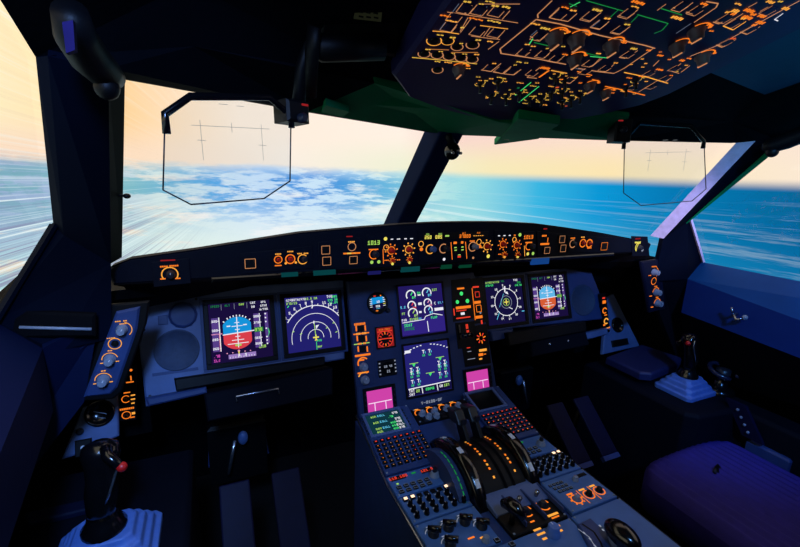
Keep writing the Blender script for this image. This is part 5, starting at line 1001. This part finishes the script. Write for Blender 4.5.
gly = [(446, 15.5, 10, 2.4, 'orange'), (451.5, 20.5, 9, 2.2, A_), (476, 18.5, 12, 2, 'orange'), (494, 21, 12, 2.2, Y_), (490, 1.2, 8, 2, Y_), (495, 5.3, 6, 3, Y_), (506, 6.5, 7, 3.2, Y_), (467, 1.2, 6, 3, Y_), (481, 3.4, 4, 2, Y_), (462, 27, 3, 2.6, Y_), (440, 34.5, 6, 1.8, Y_), (452.5, 37, 5, 2.6, Y_), (461, 43, 4, 2, Y_), (478, 39.5, 5, 2.4, Y_), (490, 41, 7, 2, A_), (428, 49, 6, 1.8, Y_), (440.5, 51, 5, 1.4, Y_), (453, 53, 4, 1.4, Y_), (464.5, 53.5, 6, 1.4, Y_), (476.5, 54, 6, 2, A_), (437.5, 61, 7, 1.8, Y_), (448, 62, 9, 1.8, A_), (466, 63.5, 8, 1.6, Y_), (460.5, 65, 4, 4, 'orange_red'), (468, 68, 6, 1.3, A_),
       (535, 23.5, 9, 2.2, A_), (545, 28, 9, 3, Y_), (565, 29.7, 11, 1.8, 'orange'), (563, 32.8, 5, 1.6, A_), (586, 33.2, 10, 2.4, 'orange'), (565, 7, 7, 2, 'orange'), (573, 10, 6, 2.2, A_), (597, 9.5, 9, 3, Y_), (607, 18, 6, 2.4, A_), (627, 24, 6, 2, Y_), (638, 2, 13, 3.5, 'orange'), (635, 6.3, 8, 1.6, A_), (527, 44, 6, 1.8, A_), (533, 45.8, 6, 1.6, A_), (547, 48, 3, 2, Y_), (563, 46, 5, 1.6, Y_), (565, 54, 8, 2.2, 'orange'), (598, 53, 6, 2, A_), (623, 42, 9, 2.4, 'orange'), (633.5, 48.3, 9, 3, Y_), (599, 53.2, 5, 1.6, A_), (615.5, 62.5, 6, 2, A_), (642, 58.5, 4, 1.8, A_), (631, 64, 4, 1.8, A_),
       (494, 63, 5, 2, A_), (519, 61.5, 7, 2, Y_), (526, 62.5, 5, 1.6, Y_), (515, 64.5, 4, 1.6, Y_), (545, 67.7, 13, 4.2, 'orange'), (478, 76.5, 6, 1.4, Y_), (480, 80, 5, 1.4, A_), (477, 83, 3, 1.6, A_), (482, 85.7, 5, 1.8, Y_), (491, 78.3, 6, 2, A_), (499.5, 77, 8, 1.6, Y_), (505.5, 81, 4, 1.6, A_), (496, 91, 5, 2.6, A_), (486.5, 97.5, 4, 2, A_), (509.5, 89.5, 2.6, 2, Y_), (505, 93.8, 4, 1.6, Y_), (508, 98.5, 9, 2.2, Y_), (520, 82.5, 10, 1.6, A_), (518, 87.5, 3, 3, G_), (533, 85.6, 10, 1.6, Y_), (537, 82.5, 6, 1.6, A_), (526, 92, 7, 1.4, A_), (532, 96, 9, 1.5, Y_), (525, 103, 9, 1.6, Y_), (538, 101.5, 8, 2, Y_), (540, 93.5, 6, 1.8, Y_), (547, 99.5, 6, 2.4, Y_), (545, 104.5, 8, 2, A_),
       (551, 86, 9, 1.8, A_), (557, 87, 4, 3.4, 'orange_red'), (563, 88.5, 6, 1.4, A_), (571, 91.5, 6, 1.6, A_), (559, 93, 6, 1.6, A_), (565, 97.5, 7, 2.4, A_), (572, 95, 6, 2, Y_), (578, 97, 7, 2.4, A_), (562, 103.8, 6, 1.4, A_), (566, 105.6, 4, 1.8, 'orange_red'), (580, 90.5, 6, 1.5, Y_), (585, 93, 5, 1.4, A_), (575, 77.5, 4, 3, A_), (580, 82.5, 5, 2.4, 'orange'), (561, 79, 5, 2.4, 'orange'), (554, 73.5, 3, 2, A_), (556, 77.5, 3, 1.6, A_), (566, 75.5, 3, 1.8, A_), (588, 76, 6, 2, 'orange'), (596, 80, 6, 2, 'orange'),
       (648.5, 49.8, 7, 2.2, 'orange'), (660, 55, 9, 2.8, 'orange'), (669, 59, 5, 2, 'orange'), (645.5, 63, 4, 2, A_), (642.5, 66.6, 5, 1.5, A_), (659.5, 69.2, 12, 3, 'orange'), (629, 77.5, 9, 2, 'orange'), (641, 76, 8, 2.4, 'orange'), (646, 81, 5, 2, A_), (637, 83, 4, 1.4, A_), (625, 84, 4, 2, 'orange'), (610, 89.5, 7, 4, 'orange'), (612.5, 92.5, 6, 2, 'orange'), (623, 91, 10, 2, A_), (634, 93.5, 5, 1.6, A_), (671, 75, 6, 1.8, 'orange'), (682, 60, 8, 3.6, 'orange'), (689, 58, 8, 2, 'orange'), (686, 64.8, 5, 1.8, A_), (677, 71, 3, 2, Y_), (677, 17.5, 13, 3.6, A_), (704, 3.5, 8, 2.6, 'orange'), (710, 24.5, 7, 3.2, 'orange'), (711, 30.5, 5, 1.8, 'orange'), (699, 26.7, 3, 1.4, A_), (660, 51.5, 4, 1.5, 'orange'),
       (735, 10.5, 8, 4.4, A_), (733, 13.5, 5, 3, 'orange'), (727, 11.7, 4, 2.6, A_), (749, 10.2, 12, 4, 'orange'), (747, 17, 12, 4, 'orange'), (753, 14, 6, 3, 'orange'), (743, 18, 5, 3, A_), (761.5, 15.7, 9, 3.6, 'orange'), (760, 22, 10, 4, 'orange'), (738, 3.5, 8, 1.8, A_), (770, 1.5, 9, 3, A_), (780, 1, 5, 2, Y_), (785.5, 8, 8, 3.6, A_), (754, 24.5, 5, 3, 'orange'), (732.5, 38, 6, 3, 'orange_red')]
emi('gold', (232, 182, 70), .95); emi('orange_red', (240, 96, 48)); emi('orange_pale', (214, 150, 110))
mb = MB(); z = .0008
for it in ln:
    if it[0] == 'path':
        px, py = it[3][0]; s_ = min(T.pxv(px, max(2, py)), .0028)
        mb.path([T.uv(*p) for p in it[3]], it[4]*s_*.62, z, it[5])
    else:
        _, px, py, rx = it; pts = []
        for k in range(0, 17): a = R(-205+k*15); pts.append(T.uv(px+rx*math.cos(a), py-rx*.62*math.sin(a)))
        mb.path(pts, .0015, z, 'copper' if py > 44 else A_)
T.part('engraved_lines', mb)
mb = MB()
for px, py, w, h, m in gly:
    # short words: letter-sized marks along the panel's own left-right axis
    n = max(2, int(w/2.2)); x, y = T.uv(px, py); s_ = min(T.pxv(px, py), .0028); s2 = .0016*(1.0+.25*(py < 40))
    W, H = w*s2, max(.0018, h*s_*.52)
    for i in range(n): mb.rect(x-W/2+(i+.5)*W/n, y+(.0008 if i % 2 else 0), W/n*.82, H, z+.0004, m)
T.part('lettering', mb)
for px, py in ((434, 40.5), (447.5, 40.5), (457, 46), (472.5, 44), (424, 53), (437, 54), (449, 55.5), (461, 57), (472, 58.5), (437.5, 69.5)):
    x, y = T.uv(px, py); mb = MB(); mb.lathe(x, y, [(.0075, 0), (.0075, .002), (.006, .003)], 'black', 14); T.part('pushbutton', mb)
ob = MB()
for px, py in ((455, 16.5), (466, 8), (480, 9.5), (497, 11), (449, 26.5), (496, 32.5), (478, 31), (560, 14), (590, 16), (600, 24), (620, 29.5), (628, 13), (682, 6), (697, 10), (539, 36), (524, 52), (543, 54), (556, 58.5), (590, 63), (629, 54), (606, 68), (490, 67.5), (501, 69.5), (512, 71), (533, 72.5), (570, 79.5), (650, 73), (652, 86), (633, 87), (726, 18), (734, 23), (751, 29), (727, 42), (770, 10), (676, 68), (666, 78), (586, 71)):
    x, y = T.uv(px, py); T.button(x, y, .014, .014, .002, 'overhead')
    ob.path([(x-.010, y+.008), (x-.010, y-.010), (x+.010, y-.010), (x+.010, y+.003)], .0011, .0007, 'copper')
for px, py in ((480, 83), (498, 81), (491, 95), (506, 96), (519, 92), (529, 98), (541, 98), (551, 92), (562, 91), (571, 99), (580, 95), (562, 101), (555, 76), (565, 80), (636, 80), (626, 88)):
    x, y = T.uv(px, py); ob.arc(x, y, .0095, .0013, -150, 60, .0007, 'gold', 9); ob.rect(x+.006, y+.011, .008, .0022, .0007, 'gold'); mb = MB(); mb.lathe(x, y, [(.006, 0), (.006, .003), (.004, .004)], 'knob_dark', 10); mb.tube([(x, y, .003), (x, y-.003, .018)], [.0022, .0034], 'knob_dark', 8); T.part('toggle_switch', mb)
T.part('switch_outlines', ob)
for px, py, k in ((459, 72, 1), (555, 41, 1.25), (577, 43, 1.25), (575, 62, 1.1), (612, 49, 1.2), (678, 49.5, 1.15), (697, 35, 1.15), (703, 60, 1.15), (606, 95, 1), (590, 88, 1)):
    k *= .74; x, y = T.uv(px, py, .010*k); r = .0135*k
    mb = MB(); mb.lathe(x, y, [(r*1.15, 0), (r*1.15, .004), (r*.92, .007), (r*.85, .017*k), (r*.7, .020*k)], 'knob_brown', 18)
    kn = T.part('rotary_knob', mb); mb = MB(); mb.box(x-.0012, x+.0012, y-r*.9, y+r*.5, .0185*k, .0212*k, 'copper'); T.part('pointer', mb, kn)
    mb = MB(); mb.arc(x, y+.003, r*1.38, .0028, 25, 165, .0012, 'orange', 12); mb.rect(x+r*1.15, y+r*1.15, .008, .0036, .0012, 'orange'); T.part('legend_ring', mb)
bpy.data.objects['overhead_panel']['label'] = 'large dark overhead panel crowded with orange lit switches along the top'
# ------------------------------------------------------------------ see-through sighting glasses and their arms
for s in (-1, 1):
    Xv = Vector((.205, -.088*-s*-1 if False else 0, 0)); a_, b_ = Vector((s*.466, -.470, .480)), Vector((s*.672, -.560, .480))
    X = (b_-a_) if s > 0 else (a_-b_); Vv = Vector((0, .06, 1))
    FG = Frame((a_+b_)/2, X, Vv)
    T = Thing('sighting_glass', 'large clear eight-sided sighting glass with black top rail before the captain\'s windscreen' if s < 0 else 'smaller looking clear eight-sided sighting glass hanging before the right windscreen', 'sighting glass', FG)
    out = [T.uv(*p) for p in (((191, 204.5), (264, 198.5), (290, 181), (291, 116), (269, 97), (190, 96.5), (165, 114), (163, 190)) if s < 0 else ((641, 205.5), (692, 201), (706, 189), (704, 141), (691, 126), (640, 123), (624.5, 139), (623.5, 193)))]
    i = -s; tl, tr = out[5], out[4]; W2 = max(abs(p[0]) for p in out); H2 = (out[4][1]+out[5][1])/2
    mb = MB(); mb.poly(out, -.002, .002, 'visor_glass'); g = T.part('glass_plate', mb)
    mb = MB()
    for a, b in zip(out, out[1:]+out[:1]): mb.tube([(a[0], a[1], 0), (b[0], b[1], 0)], .0011, 'knob_dark', 6)
    T.part('glass_edge', mb)
    mb = MB(); m = 'grey_lit_mark'; mx = sum(p[0] for p in out)/8; my = sum(p[1] for p in out)/8; mk = .8
    for p, q in (((-.07, .035), (.075, .043)), ((-.055, .045), (-.055, -.02)), ((.058, .05), (.058, -.015)), ((-.02, .075), (-.004, .076)), ((.012, .076), (.026, .077)), ((-.062, .012), (-.048, .012)), ((.05, .012), (.066, .012)), ((0, .03), (0, .046))): mb.line((mx+p[0]*mk, my+p[1]*mk), (mx+q[0]*mk, my+q[1]*mk), .0007, .0026, m)
    T.part('etched_marks', mb, g)
    mb = MB(); e = .004
    lowL = (out[6][0]*.97+out[7][0]*.03, out[6][1]-.024); lowR = (out[3][0], out[3][1]-.018)
    rail = [(q[0], q[1], 0) for q in (lowL, out[6], out[5], out[4], out[3], lowR)]
    mb.tube(rail, .0052, 'black_gloss', 10); T.part('top_rail', mb)
    mb = MB(); xa = out[3][0] if s < 0 else out[6][0]; W2 = abs(xa); lo, hi = (.024, .010) if s < 0 else (.046, .040); mb.box(min(i*(W2-.012), i*(W2+.030)), max(i*(W2-.012), i*(W2+.030)), H2-lo, H2+hi, -.03, .010, 'black', .004); T.part('bracket', mb)
    mb = MB(); mb.lathe(i*(W2+.012), H2-.018, [(.008, .010), (.008, .018), (.005, .021)], 'knob_dark', 14); T.part('clamp_knob', mb)
    mb = MB(); mb.tube([(i*(W2+.02), H2, -.008), (i*(W2+.024), H2+.06, .0), (i*(W2+.022), H2+.10, .03)], [.011, .010, .009], 'black', 12); T.part('arm', mb)
    mb = MB(); mb.box(i*(W2+.020)-.006, i*(W2+.020)+.006, H2+.002, H2+.005, .008, .0115, 'red_dim'); T.part('red_mark', mb)
F0 = Frame((-.39, -.50, .60), (1, 0, 0), (0, -.5, .87))
T = Thing('sighting_projector', 'black cylinder housing under the ceiling carrying the arm of the captain\'s sighting glass', 'projector', F0, px=(340, 48))
a = T.uv(313, 47); b = T.uv(383, 47); r = 14*T.pxv(345, 48)
mb = MB(); mb.tube([(a[0], a[1], 0), (a[0]+.012, a[1], 0), (b[0], b[1], 0)], [r*.7, r, r], 'black', 20); T.part('barrel', mb)
mb = MB(); mb.tube([(a[0]-.006, a[1], 0), (a[0], a[1], 0)], r*.5, 'metal', 16); T.part('lens_ring', mb)
c = T.uv(313, 24); d = T.uv(311, 96); mb = MB(); mb.tube([(c[0], c[1], .01), (a[0]-.004, a[1], .012), (d[0], d[1], .0)], [.011, .012, .010], 'black', 10, .6); T.part('hinge_arm', mb)
mb = MB(); mb.box(a[0]+.01, b[0]+.03, a[1], c[1]+.09, -.06, -.008, 'black', .006); T.part('mount', mb)
T = Thing('instruction_placard', 'small yellowish two-part placard on the dark ceiling above the projector', 'placard', F0, px=(367, 10), n=.002)
q = [T.uv(*p) for p in ((357, -4), (384, -3), (381, 22), (354, 19))]; mb = MB(); mb.poly(q, -.003, 0, 'placard_yellow'); T.part('plate', mb)
mb = MB(); 
for k in range(5):
    for j in range(3):
        x, y = T.uv(361+j*7.5-k*.4, 16.5-k*4.6+j*.6); mb.rect(x, y, .0075, .0024, .0006, 'black')
x0, y0 = T.uv(355, 5.5); x1, y1 = T.uv(383, 6.5); mb.line((x0, y0), (x1, y1), .002, .0006, 'black'); T.part('printing', mb)

# standby compass by the centre post, grab handles above the posts
p = hit(452, 151, (0, -.16, 0), (0, 1, 0))
T = Thing('standby_compass', 'small black compass hanging at the top of the centre post', 'compass', WORLD, p.x, p.y, n=p.z)
mb = MB(); mb.ball((0, 0, 0), .022, .024, .024, 'black_gloss'); T.part('bowl', mb); mb = MB(); mb.tube([(0, .0, .018), (-.012, .02, .055)], [.010, .012], 'black', 10); T.part('bracket', mb)
for k in (-1, 1):
    mb = MB(); mb.lathe(0, 0, [(.004, 0), (.004, .006)], 'metal', 8); o = T.part('screw', mb); o.location = (k*.012, -.022, -.006); o.rotation_euler = (R(90), 0, 0)
for s in (-1, 1):
    T = Thing('grab_handle', 'dark grab handle block at the top of the left window post' if s < 0 else 'dark grab handle block above the right side window, only its lower end showing', 'handle', WORLD, s*.755, -.545, n=.572)
    hp = []
    for c, yy in (((119, 80), -.535), ((106, 74), -.55), ((90, 58), -.575), ((76, 36), -.605), ((70, 12), -.635)):
        v = hit(*c, (0, yy, 0), (0, 1, 0)); hp.append(Vector((abs(v.x)*s, v.y, v.z))-Vector((s*.755, -.545, .572)))
    mb = MB(); mb.tube(hp, [.010, .019, .021, .020, .016], 'black', 14); T.part('grip', mb)
    mb = MB(); mb.ball(hp[1]+Vector((0, -.004, -.016)), .014, .014, .014, 'black'); T.part('end_cap', mb)
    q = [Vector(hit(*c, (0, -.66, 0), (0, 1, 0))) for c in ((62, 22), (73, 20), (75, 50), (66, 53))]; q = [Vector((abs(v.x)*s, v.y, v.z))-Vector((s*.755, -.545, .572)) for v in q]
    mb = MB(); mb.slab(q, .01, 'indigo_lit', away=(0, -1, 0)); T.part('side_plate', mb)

p = hit(125.5, 196, (0, -.34, 0), (0, 1, 0))
T = Thing('window_peg', 'tiny black peg with a round tip on the left edge of the captain\'s windscreen', 'peg', WORLD, p.x, p.y, n=p.z)
mb = MB(); mb.tube([(-.028, 0, .003), (0, 0, 0)], .0022, 'black', 8); T.part('pin', mb); mb = MB(); mb.ball((.002, 0, 0), .006, .006, .0045, 'black'); T.part('tip', mb)
# latch hook on the right lining and the wall handle on the left
p = hit(737, 314, (.90, -.3, 0), (1, -.133, 0))
T = Thing('wall_hook', 'small metal hook on the blue lining below the right side window', 'hook', WORLD, p.x, p.y, n=p.z)
mb = MB(); mb.tube([(0, 0, 0), (-.02, 0, 0), (-.026, -.014, -.012), (-.024, -.028, -.004)], [.005, .0045, .004, .003], 'metal', 8); mb.tube([(-.02, 0, 0), (-.026, .006, .022)], [.004, .003], 'metal', 8); T.part('prong', mb); mb = MB(); mb.ball((-.024, -.034, .002), .008, .008, .008, 'knob'); T.part('tip', mb)
FL2 = Frame((-.90, -.285, .1), (1, 0, 0), (0, 0, 1))
T = Thing('slide_handle', 'long black recessed handle bar with a bright edge on the left lining', 'handle', FL2, px=(55, 323))
q = [T.uv(*p) for p in ((12, 317), (28, 310), (96, 313), (96, 335), (30, 336), (12, 345))]; mb = MB(); mb.poly(q, -.004, .010, 'black_soft', .004); T.part('recess', mb)
a, b = T.uv(22, 325), T.uv(93, 327); mb = MB(); mb.tube([(a[0], a[1], .012), (b[0], b[1], .012)], .0028, 'knob', 8); T.part('bar', mb)

# ------------------------------------------------------------------ below the panels: trays, pedals, foot rests
for s in (-1, 1):
    fr = FL if s < 0 else FR
    T = Thing('pull_out_tray', 'black pull-out table tray under the captain\'s two screens' if s < 0 else 'black pull-out table tray with two bright studs under the right screens', 'tray', fr)
    q = [T.uv(*p, .022) for p in ((174, 379), (325, 357), (325, 365), (176, 391))] if s < 0 else [T.uv(*p, .045) for p in ((508, 333), (586, 321), (587, 331), (510, 346))]
    mb = MB(); mb.poly(q, .001, .022 if s < 0 else .045, 'black', .003); T.part('table_edge', mb)
    q = [T.uv(*p, .03) for p in ((204, 394), (333, 368), (333, 395), (208, 422))] if s < 0 else [T.uv(*p, .03) for p in ((530, 339), (586, 330), (590, 345), (533, 357))]
    mb = MB(); mb.poly(q, -.04, .03, 'navy_dark', .004); T.part('drawer', mb)
    if s < 0:
        a, b, c, d = T.uv(237, 402, .034), T.uv(236, 396.5, .034), T.uv(278, 388.5, .034), T.uv(279, 394, .034); mb = MB(); mb.tube([(*a, .034), (*b, .036), (*c, .036), (*d, .034)], .0032, 'metal', 8); T.part('pull', mb)
    else:
        for p in ((549.5, 344), (568, 341)): x, y = T.uv(*p, .032); mb = MB(); mb.ball((x, y, .032), .006, .006, .005, 'metal'); T.part('stud', mb)
    T = Thing('rudder_pedals', 'dim rudder pedal pair with a pale round tip in the left footwell' if s < 0 else 'dim rudder pedal pair with a pale round tip in the right footwell', 'pedals', WORLD, s*.575, .12, n=-.46)
    mb = MB(); mb.tube([(s*.035, -.02, -.06), (s*.01, -.01, .05)], .006, 'metal', 10); T.part('push_rod', mb)
    mb = MB(); mb.ball((-s*.015, -.012, .055), .016, .014, .024, 'grey_blue'); T.part('rod_end', mb)
    mb = MB(); mb.box(-.09, .09, .02, .06, -.12, .09, 'black', .01); T.part('housing', mb)
    for e in (-.055, .06):
        mb = MB(); mb.poly([(e-.04, -.02), (e+.04, -.02), (e+.036, .06), (e-.036, .06)], -.10, -.08, 'panel_dark', .004); o = T.part('pedal', mb); o.rotation_euler = (R(50), 0, 0)
    for k, x0 in enumerate((.475, .60)):
        T = Thing('foot_rest', ('wide navy foot rest flap nearest the pedestal, ' if k == 0 else 'narrow navy foot rest flap nearest the console, ')+('left footwell' if s < 0 else 'right footwell'), 'foot rest', WORLD, s*x0-(.022 if s > 0 else 0), -.25, n=-.38)
        w = .036; mb = MB(); mb.slab([(-w, .05, .055), (w, .05, .055), (w, -.10, -.08), (-w, -.10, -.08)], .012, 'foot', away=(0, -2, 2)); T.part('plate', mb, bevel=.004)
        mb = MB(); mb.slab([(-w, -.10, -.08), (w, -.10, -.08), (w, -.112, -.09), (-w, -.112, -.09)], .016, 'panel_dark', away=(0, -2, 2)); T.part('toe_bar', mb)
        mb = MB(); mb.tube([(0, .045, .035), (0, .12, -.50)], .008, 'black', 8); T.part('strut', mb)

# ------------------------------------------------------------------ first officer's seat
T = Thing('pilot_seat', 'empty dark indigo ribbed pilot seat at the lower right', 'seat', WORLD, .655, -.80, n=-.352)
mb = MB(); nx, ny = 96, 40; vs = []; fs = []
for j in range(ny+1):
    v = j/ny
    for i in range(nx+1):
        u = i/nx; x = (u-.5)*.425; y = .292-v*.60
        rx = abs(u-.5)*2; rv = max(0, 1-v/.14); inset = 1-.10*rv**2
        y2 = y-.035*max(0, rx-.55)**2/.2*rv
        z = -.025*max(0, (rx-.88)/.12)**2-.03*max(0, 1-v/.05)**2+.010*(1-rx**2)+.0036*math.cos(u*2*PI*16)*(rx < .9)
        vs.append((x*inset, y2, z))
for j in range(ny):
    for i in range(nx): a = j*(nx+1)+i; fs.append((a, a+nx+1, a+nx+2, a+1))
mb.mesh(vs, fs, 'indigo', True); n0 = len(mb.v)
ed = [(i, 0) for i in range(nx+1)]+[(nx, j) for j in range(1, ny+1)]+[(i, ny) for i in range(nx-1, -1, -1)]+[(0, j) for j in range(ny-1, 0, -1)]
ring = [vs[j*(nx+1)+i] for i, j in ed]; low = [(p[0], p[1], -.10) for p in ring]; m_ = len(ring)
mb.mesh(ring+low, [(k, (k+1) % m_, m_+(k+1) % m_, m_+k) for k in range(m_)]+[tuple(range(m_, 2*m_))], 'indigo', True)
T.part('seat_cushion', mb)
mb = MB(); mb.box(-.17, .17, -.26, .20, -.16, -.10, 'black', .01); mb.box(-.12, .12, -.20, .12, -.52, -.16, 'black_soft', .01); T.part('base', mb)
p = hit(716, 472, (0, 0, -.348), (0, 0, 1)); mb = MB(); mb.tube([(p.x-.655-.022, p.y+.80-.008, .012), (p.x-.655+.022, p.y+.80+.006, .012)], [.008, .008], 'black', 8, .4); T.part('crotch_strap_slot', mb)
mb = MB(); mb.tube([(-.20, -.31, -.02), (-.17, -.36, .2), (-.16, -.40, .42)], [.05, .06, .05], 'indigo', 10, .6); mb.slab([(-.21, -.30, -.04), (.21, -.30, -.04), (.20, -.40, .55), (-.20, -.40, .55)], .10, 'indigo', away=(0, 2, 0)); T.part('backrest', mb, bevel=.03)
a = hit(735, 402, (.86, 0, 0), (1, 0, 0)); b = hit(752, 440, (.86, 0, 0), (1, 0, 0))
A, B = a-Vector((.655, -.80, -.352)), b-Vector((.655, -.80, -.352))
mb = MB(); dx = Vector((.0, .028, 0)); th = Vector((.012, 0, 0)); q = [A-dx, A+dx, B+dx, B-dx]; mb.slab(q, .012, 'foot', away=(-2, 0, 0)); T.part('armrest_strut', mb)
for k in range(4):
    c = A+(B-A)*(.2+.2*k); mb = MB(); mb.ball((c.x-.004, c.y, c.z), .004, .0045, .0045, 'knob'); T.part('rivet', mb)
c = hit(770, 456, (.88, 0, 0), (1, 0, 0))-Vector((.655, -.80, -.352)); mb = MB(); mb.box(c.x-.01, c.x+.012, c.y-.05, c.y+.06, c.z-.03, c.z+.02, 'panel_dark', .006); T.part('side_bracket', mb)

# ------------------------------------------------------------------ pedestal flood lamp and added unseen fill lamps
def lamp(name, kind, loc, target, color, power, size=.1, spot=None, blend=.6, size_y=None):
    d = bpy.data.lights.new(name, kind); d.color = color; d.energy = power
    if kind == 'AREA':
        d.size = size
        if size_y: d.shape = 'RECTANGLE'; d.size_y = size_y
    else: d.shadow_soft_size = size
    if kind == 'SPOT': d.spot_size = R(spot); d.spot_blend = blend
    o = bpy.data.objects.new(name, d); COL.objects.link(o); o.location = loc
    o.rotation_euler = (Vector(target)-Vector(loc)).to_track_quat('-Z', 'Y').to_euler(); return o
BL = (.22, .42, 1.0)
lamp('blue_fill_lamp', 'SPOT', (-.72, -1.25, .80), (-.60, -.03, -.03), BL, 30, .06, 56)  # unseen blue fill, added for the captain's panel
lamp('blue_fill_lamp', 'SPOT', (-.25, -1.3, .80), (.06, -.02, -.08), BL, 9, .06, 34)  # unseen fill, added to brighten the centre panel
lamp('blue_fill_lamp', 'SPOT', (-.74, -1.15, .60), (-.88, -.28, -.16), (.20, .44, 1.0), 28, .05, 38)  # unseen fill, added for the left vent plate and sidestick boot
lamp('pedestal_flood_lamp', 'SPOT', (-.10, -1.25, .86), (-.02, -.48, -.31), (.18, .46, 1.0), 30, .05, 36)
lamp('blue_fill_lamp', 'SPOT', (.10, -1.5, .86), (.90, -.40, -.02), (.10, .36, 1.0), 60, .06, 42)  # unseen fill, added to turn the right wall lining blue
lamp('violet_fill_lamp', 'SPOT', (.70, -1.55, .74), (.66, -.72, -.36), (.24, .16, 1.0), 8, .05, 40)  # unseen violet fill, added over the seat
lamp('right_fill_lamp', 'SPOT', (-.2, -1.7, .45), (.52, -.75, .78), (.16, .75, 1.0), 16, .06, 36)  # unseen teal fill, added to tint the right ceiling strip
lamp('right_fill_lamp', 'SPOT', (-.5, -1.5, .35), (.765, -.26, .30), (.80, .66, 1.0), 90, .05, 13)  # unseen lilac fill, added to brighten the right post's foot
# repeats share a group
GN = {}
for o in list(COL.objects):
    if o.parent is None and o.get('category'): GN.setdefault(o.name.split('.')[0], []).append(o)
for k, v in GN.items():
    if len(v) > 1:
        for o in v: o['group'] = k.replace('_', ' ')+('' if k.endswith('s') else 's')+' of the cockpit'
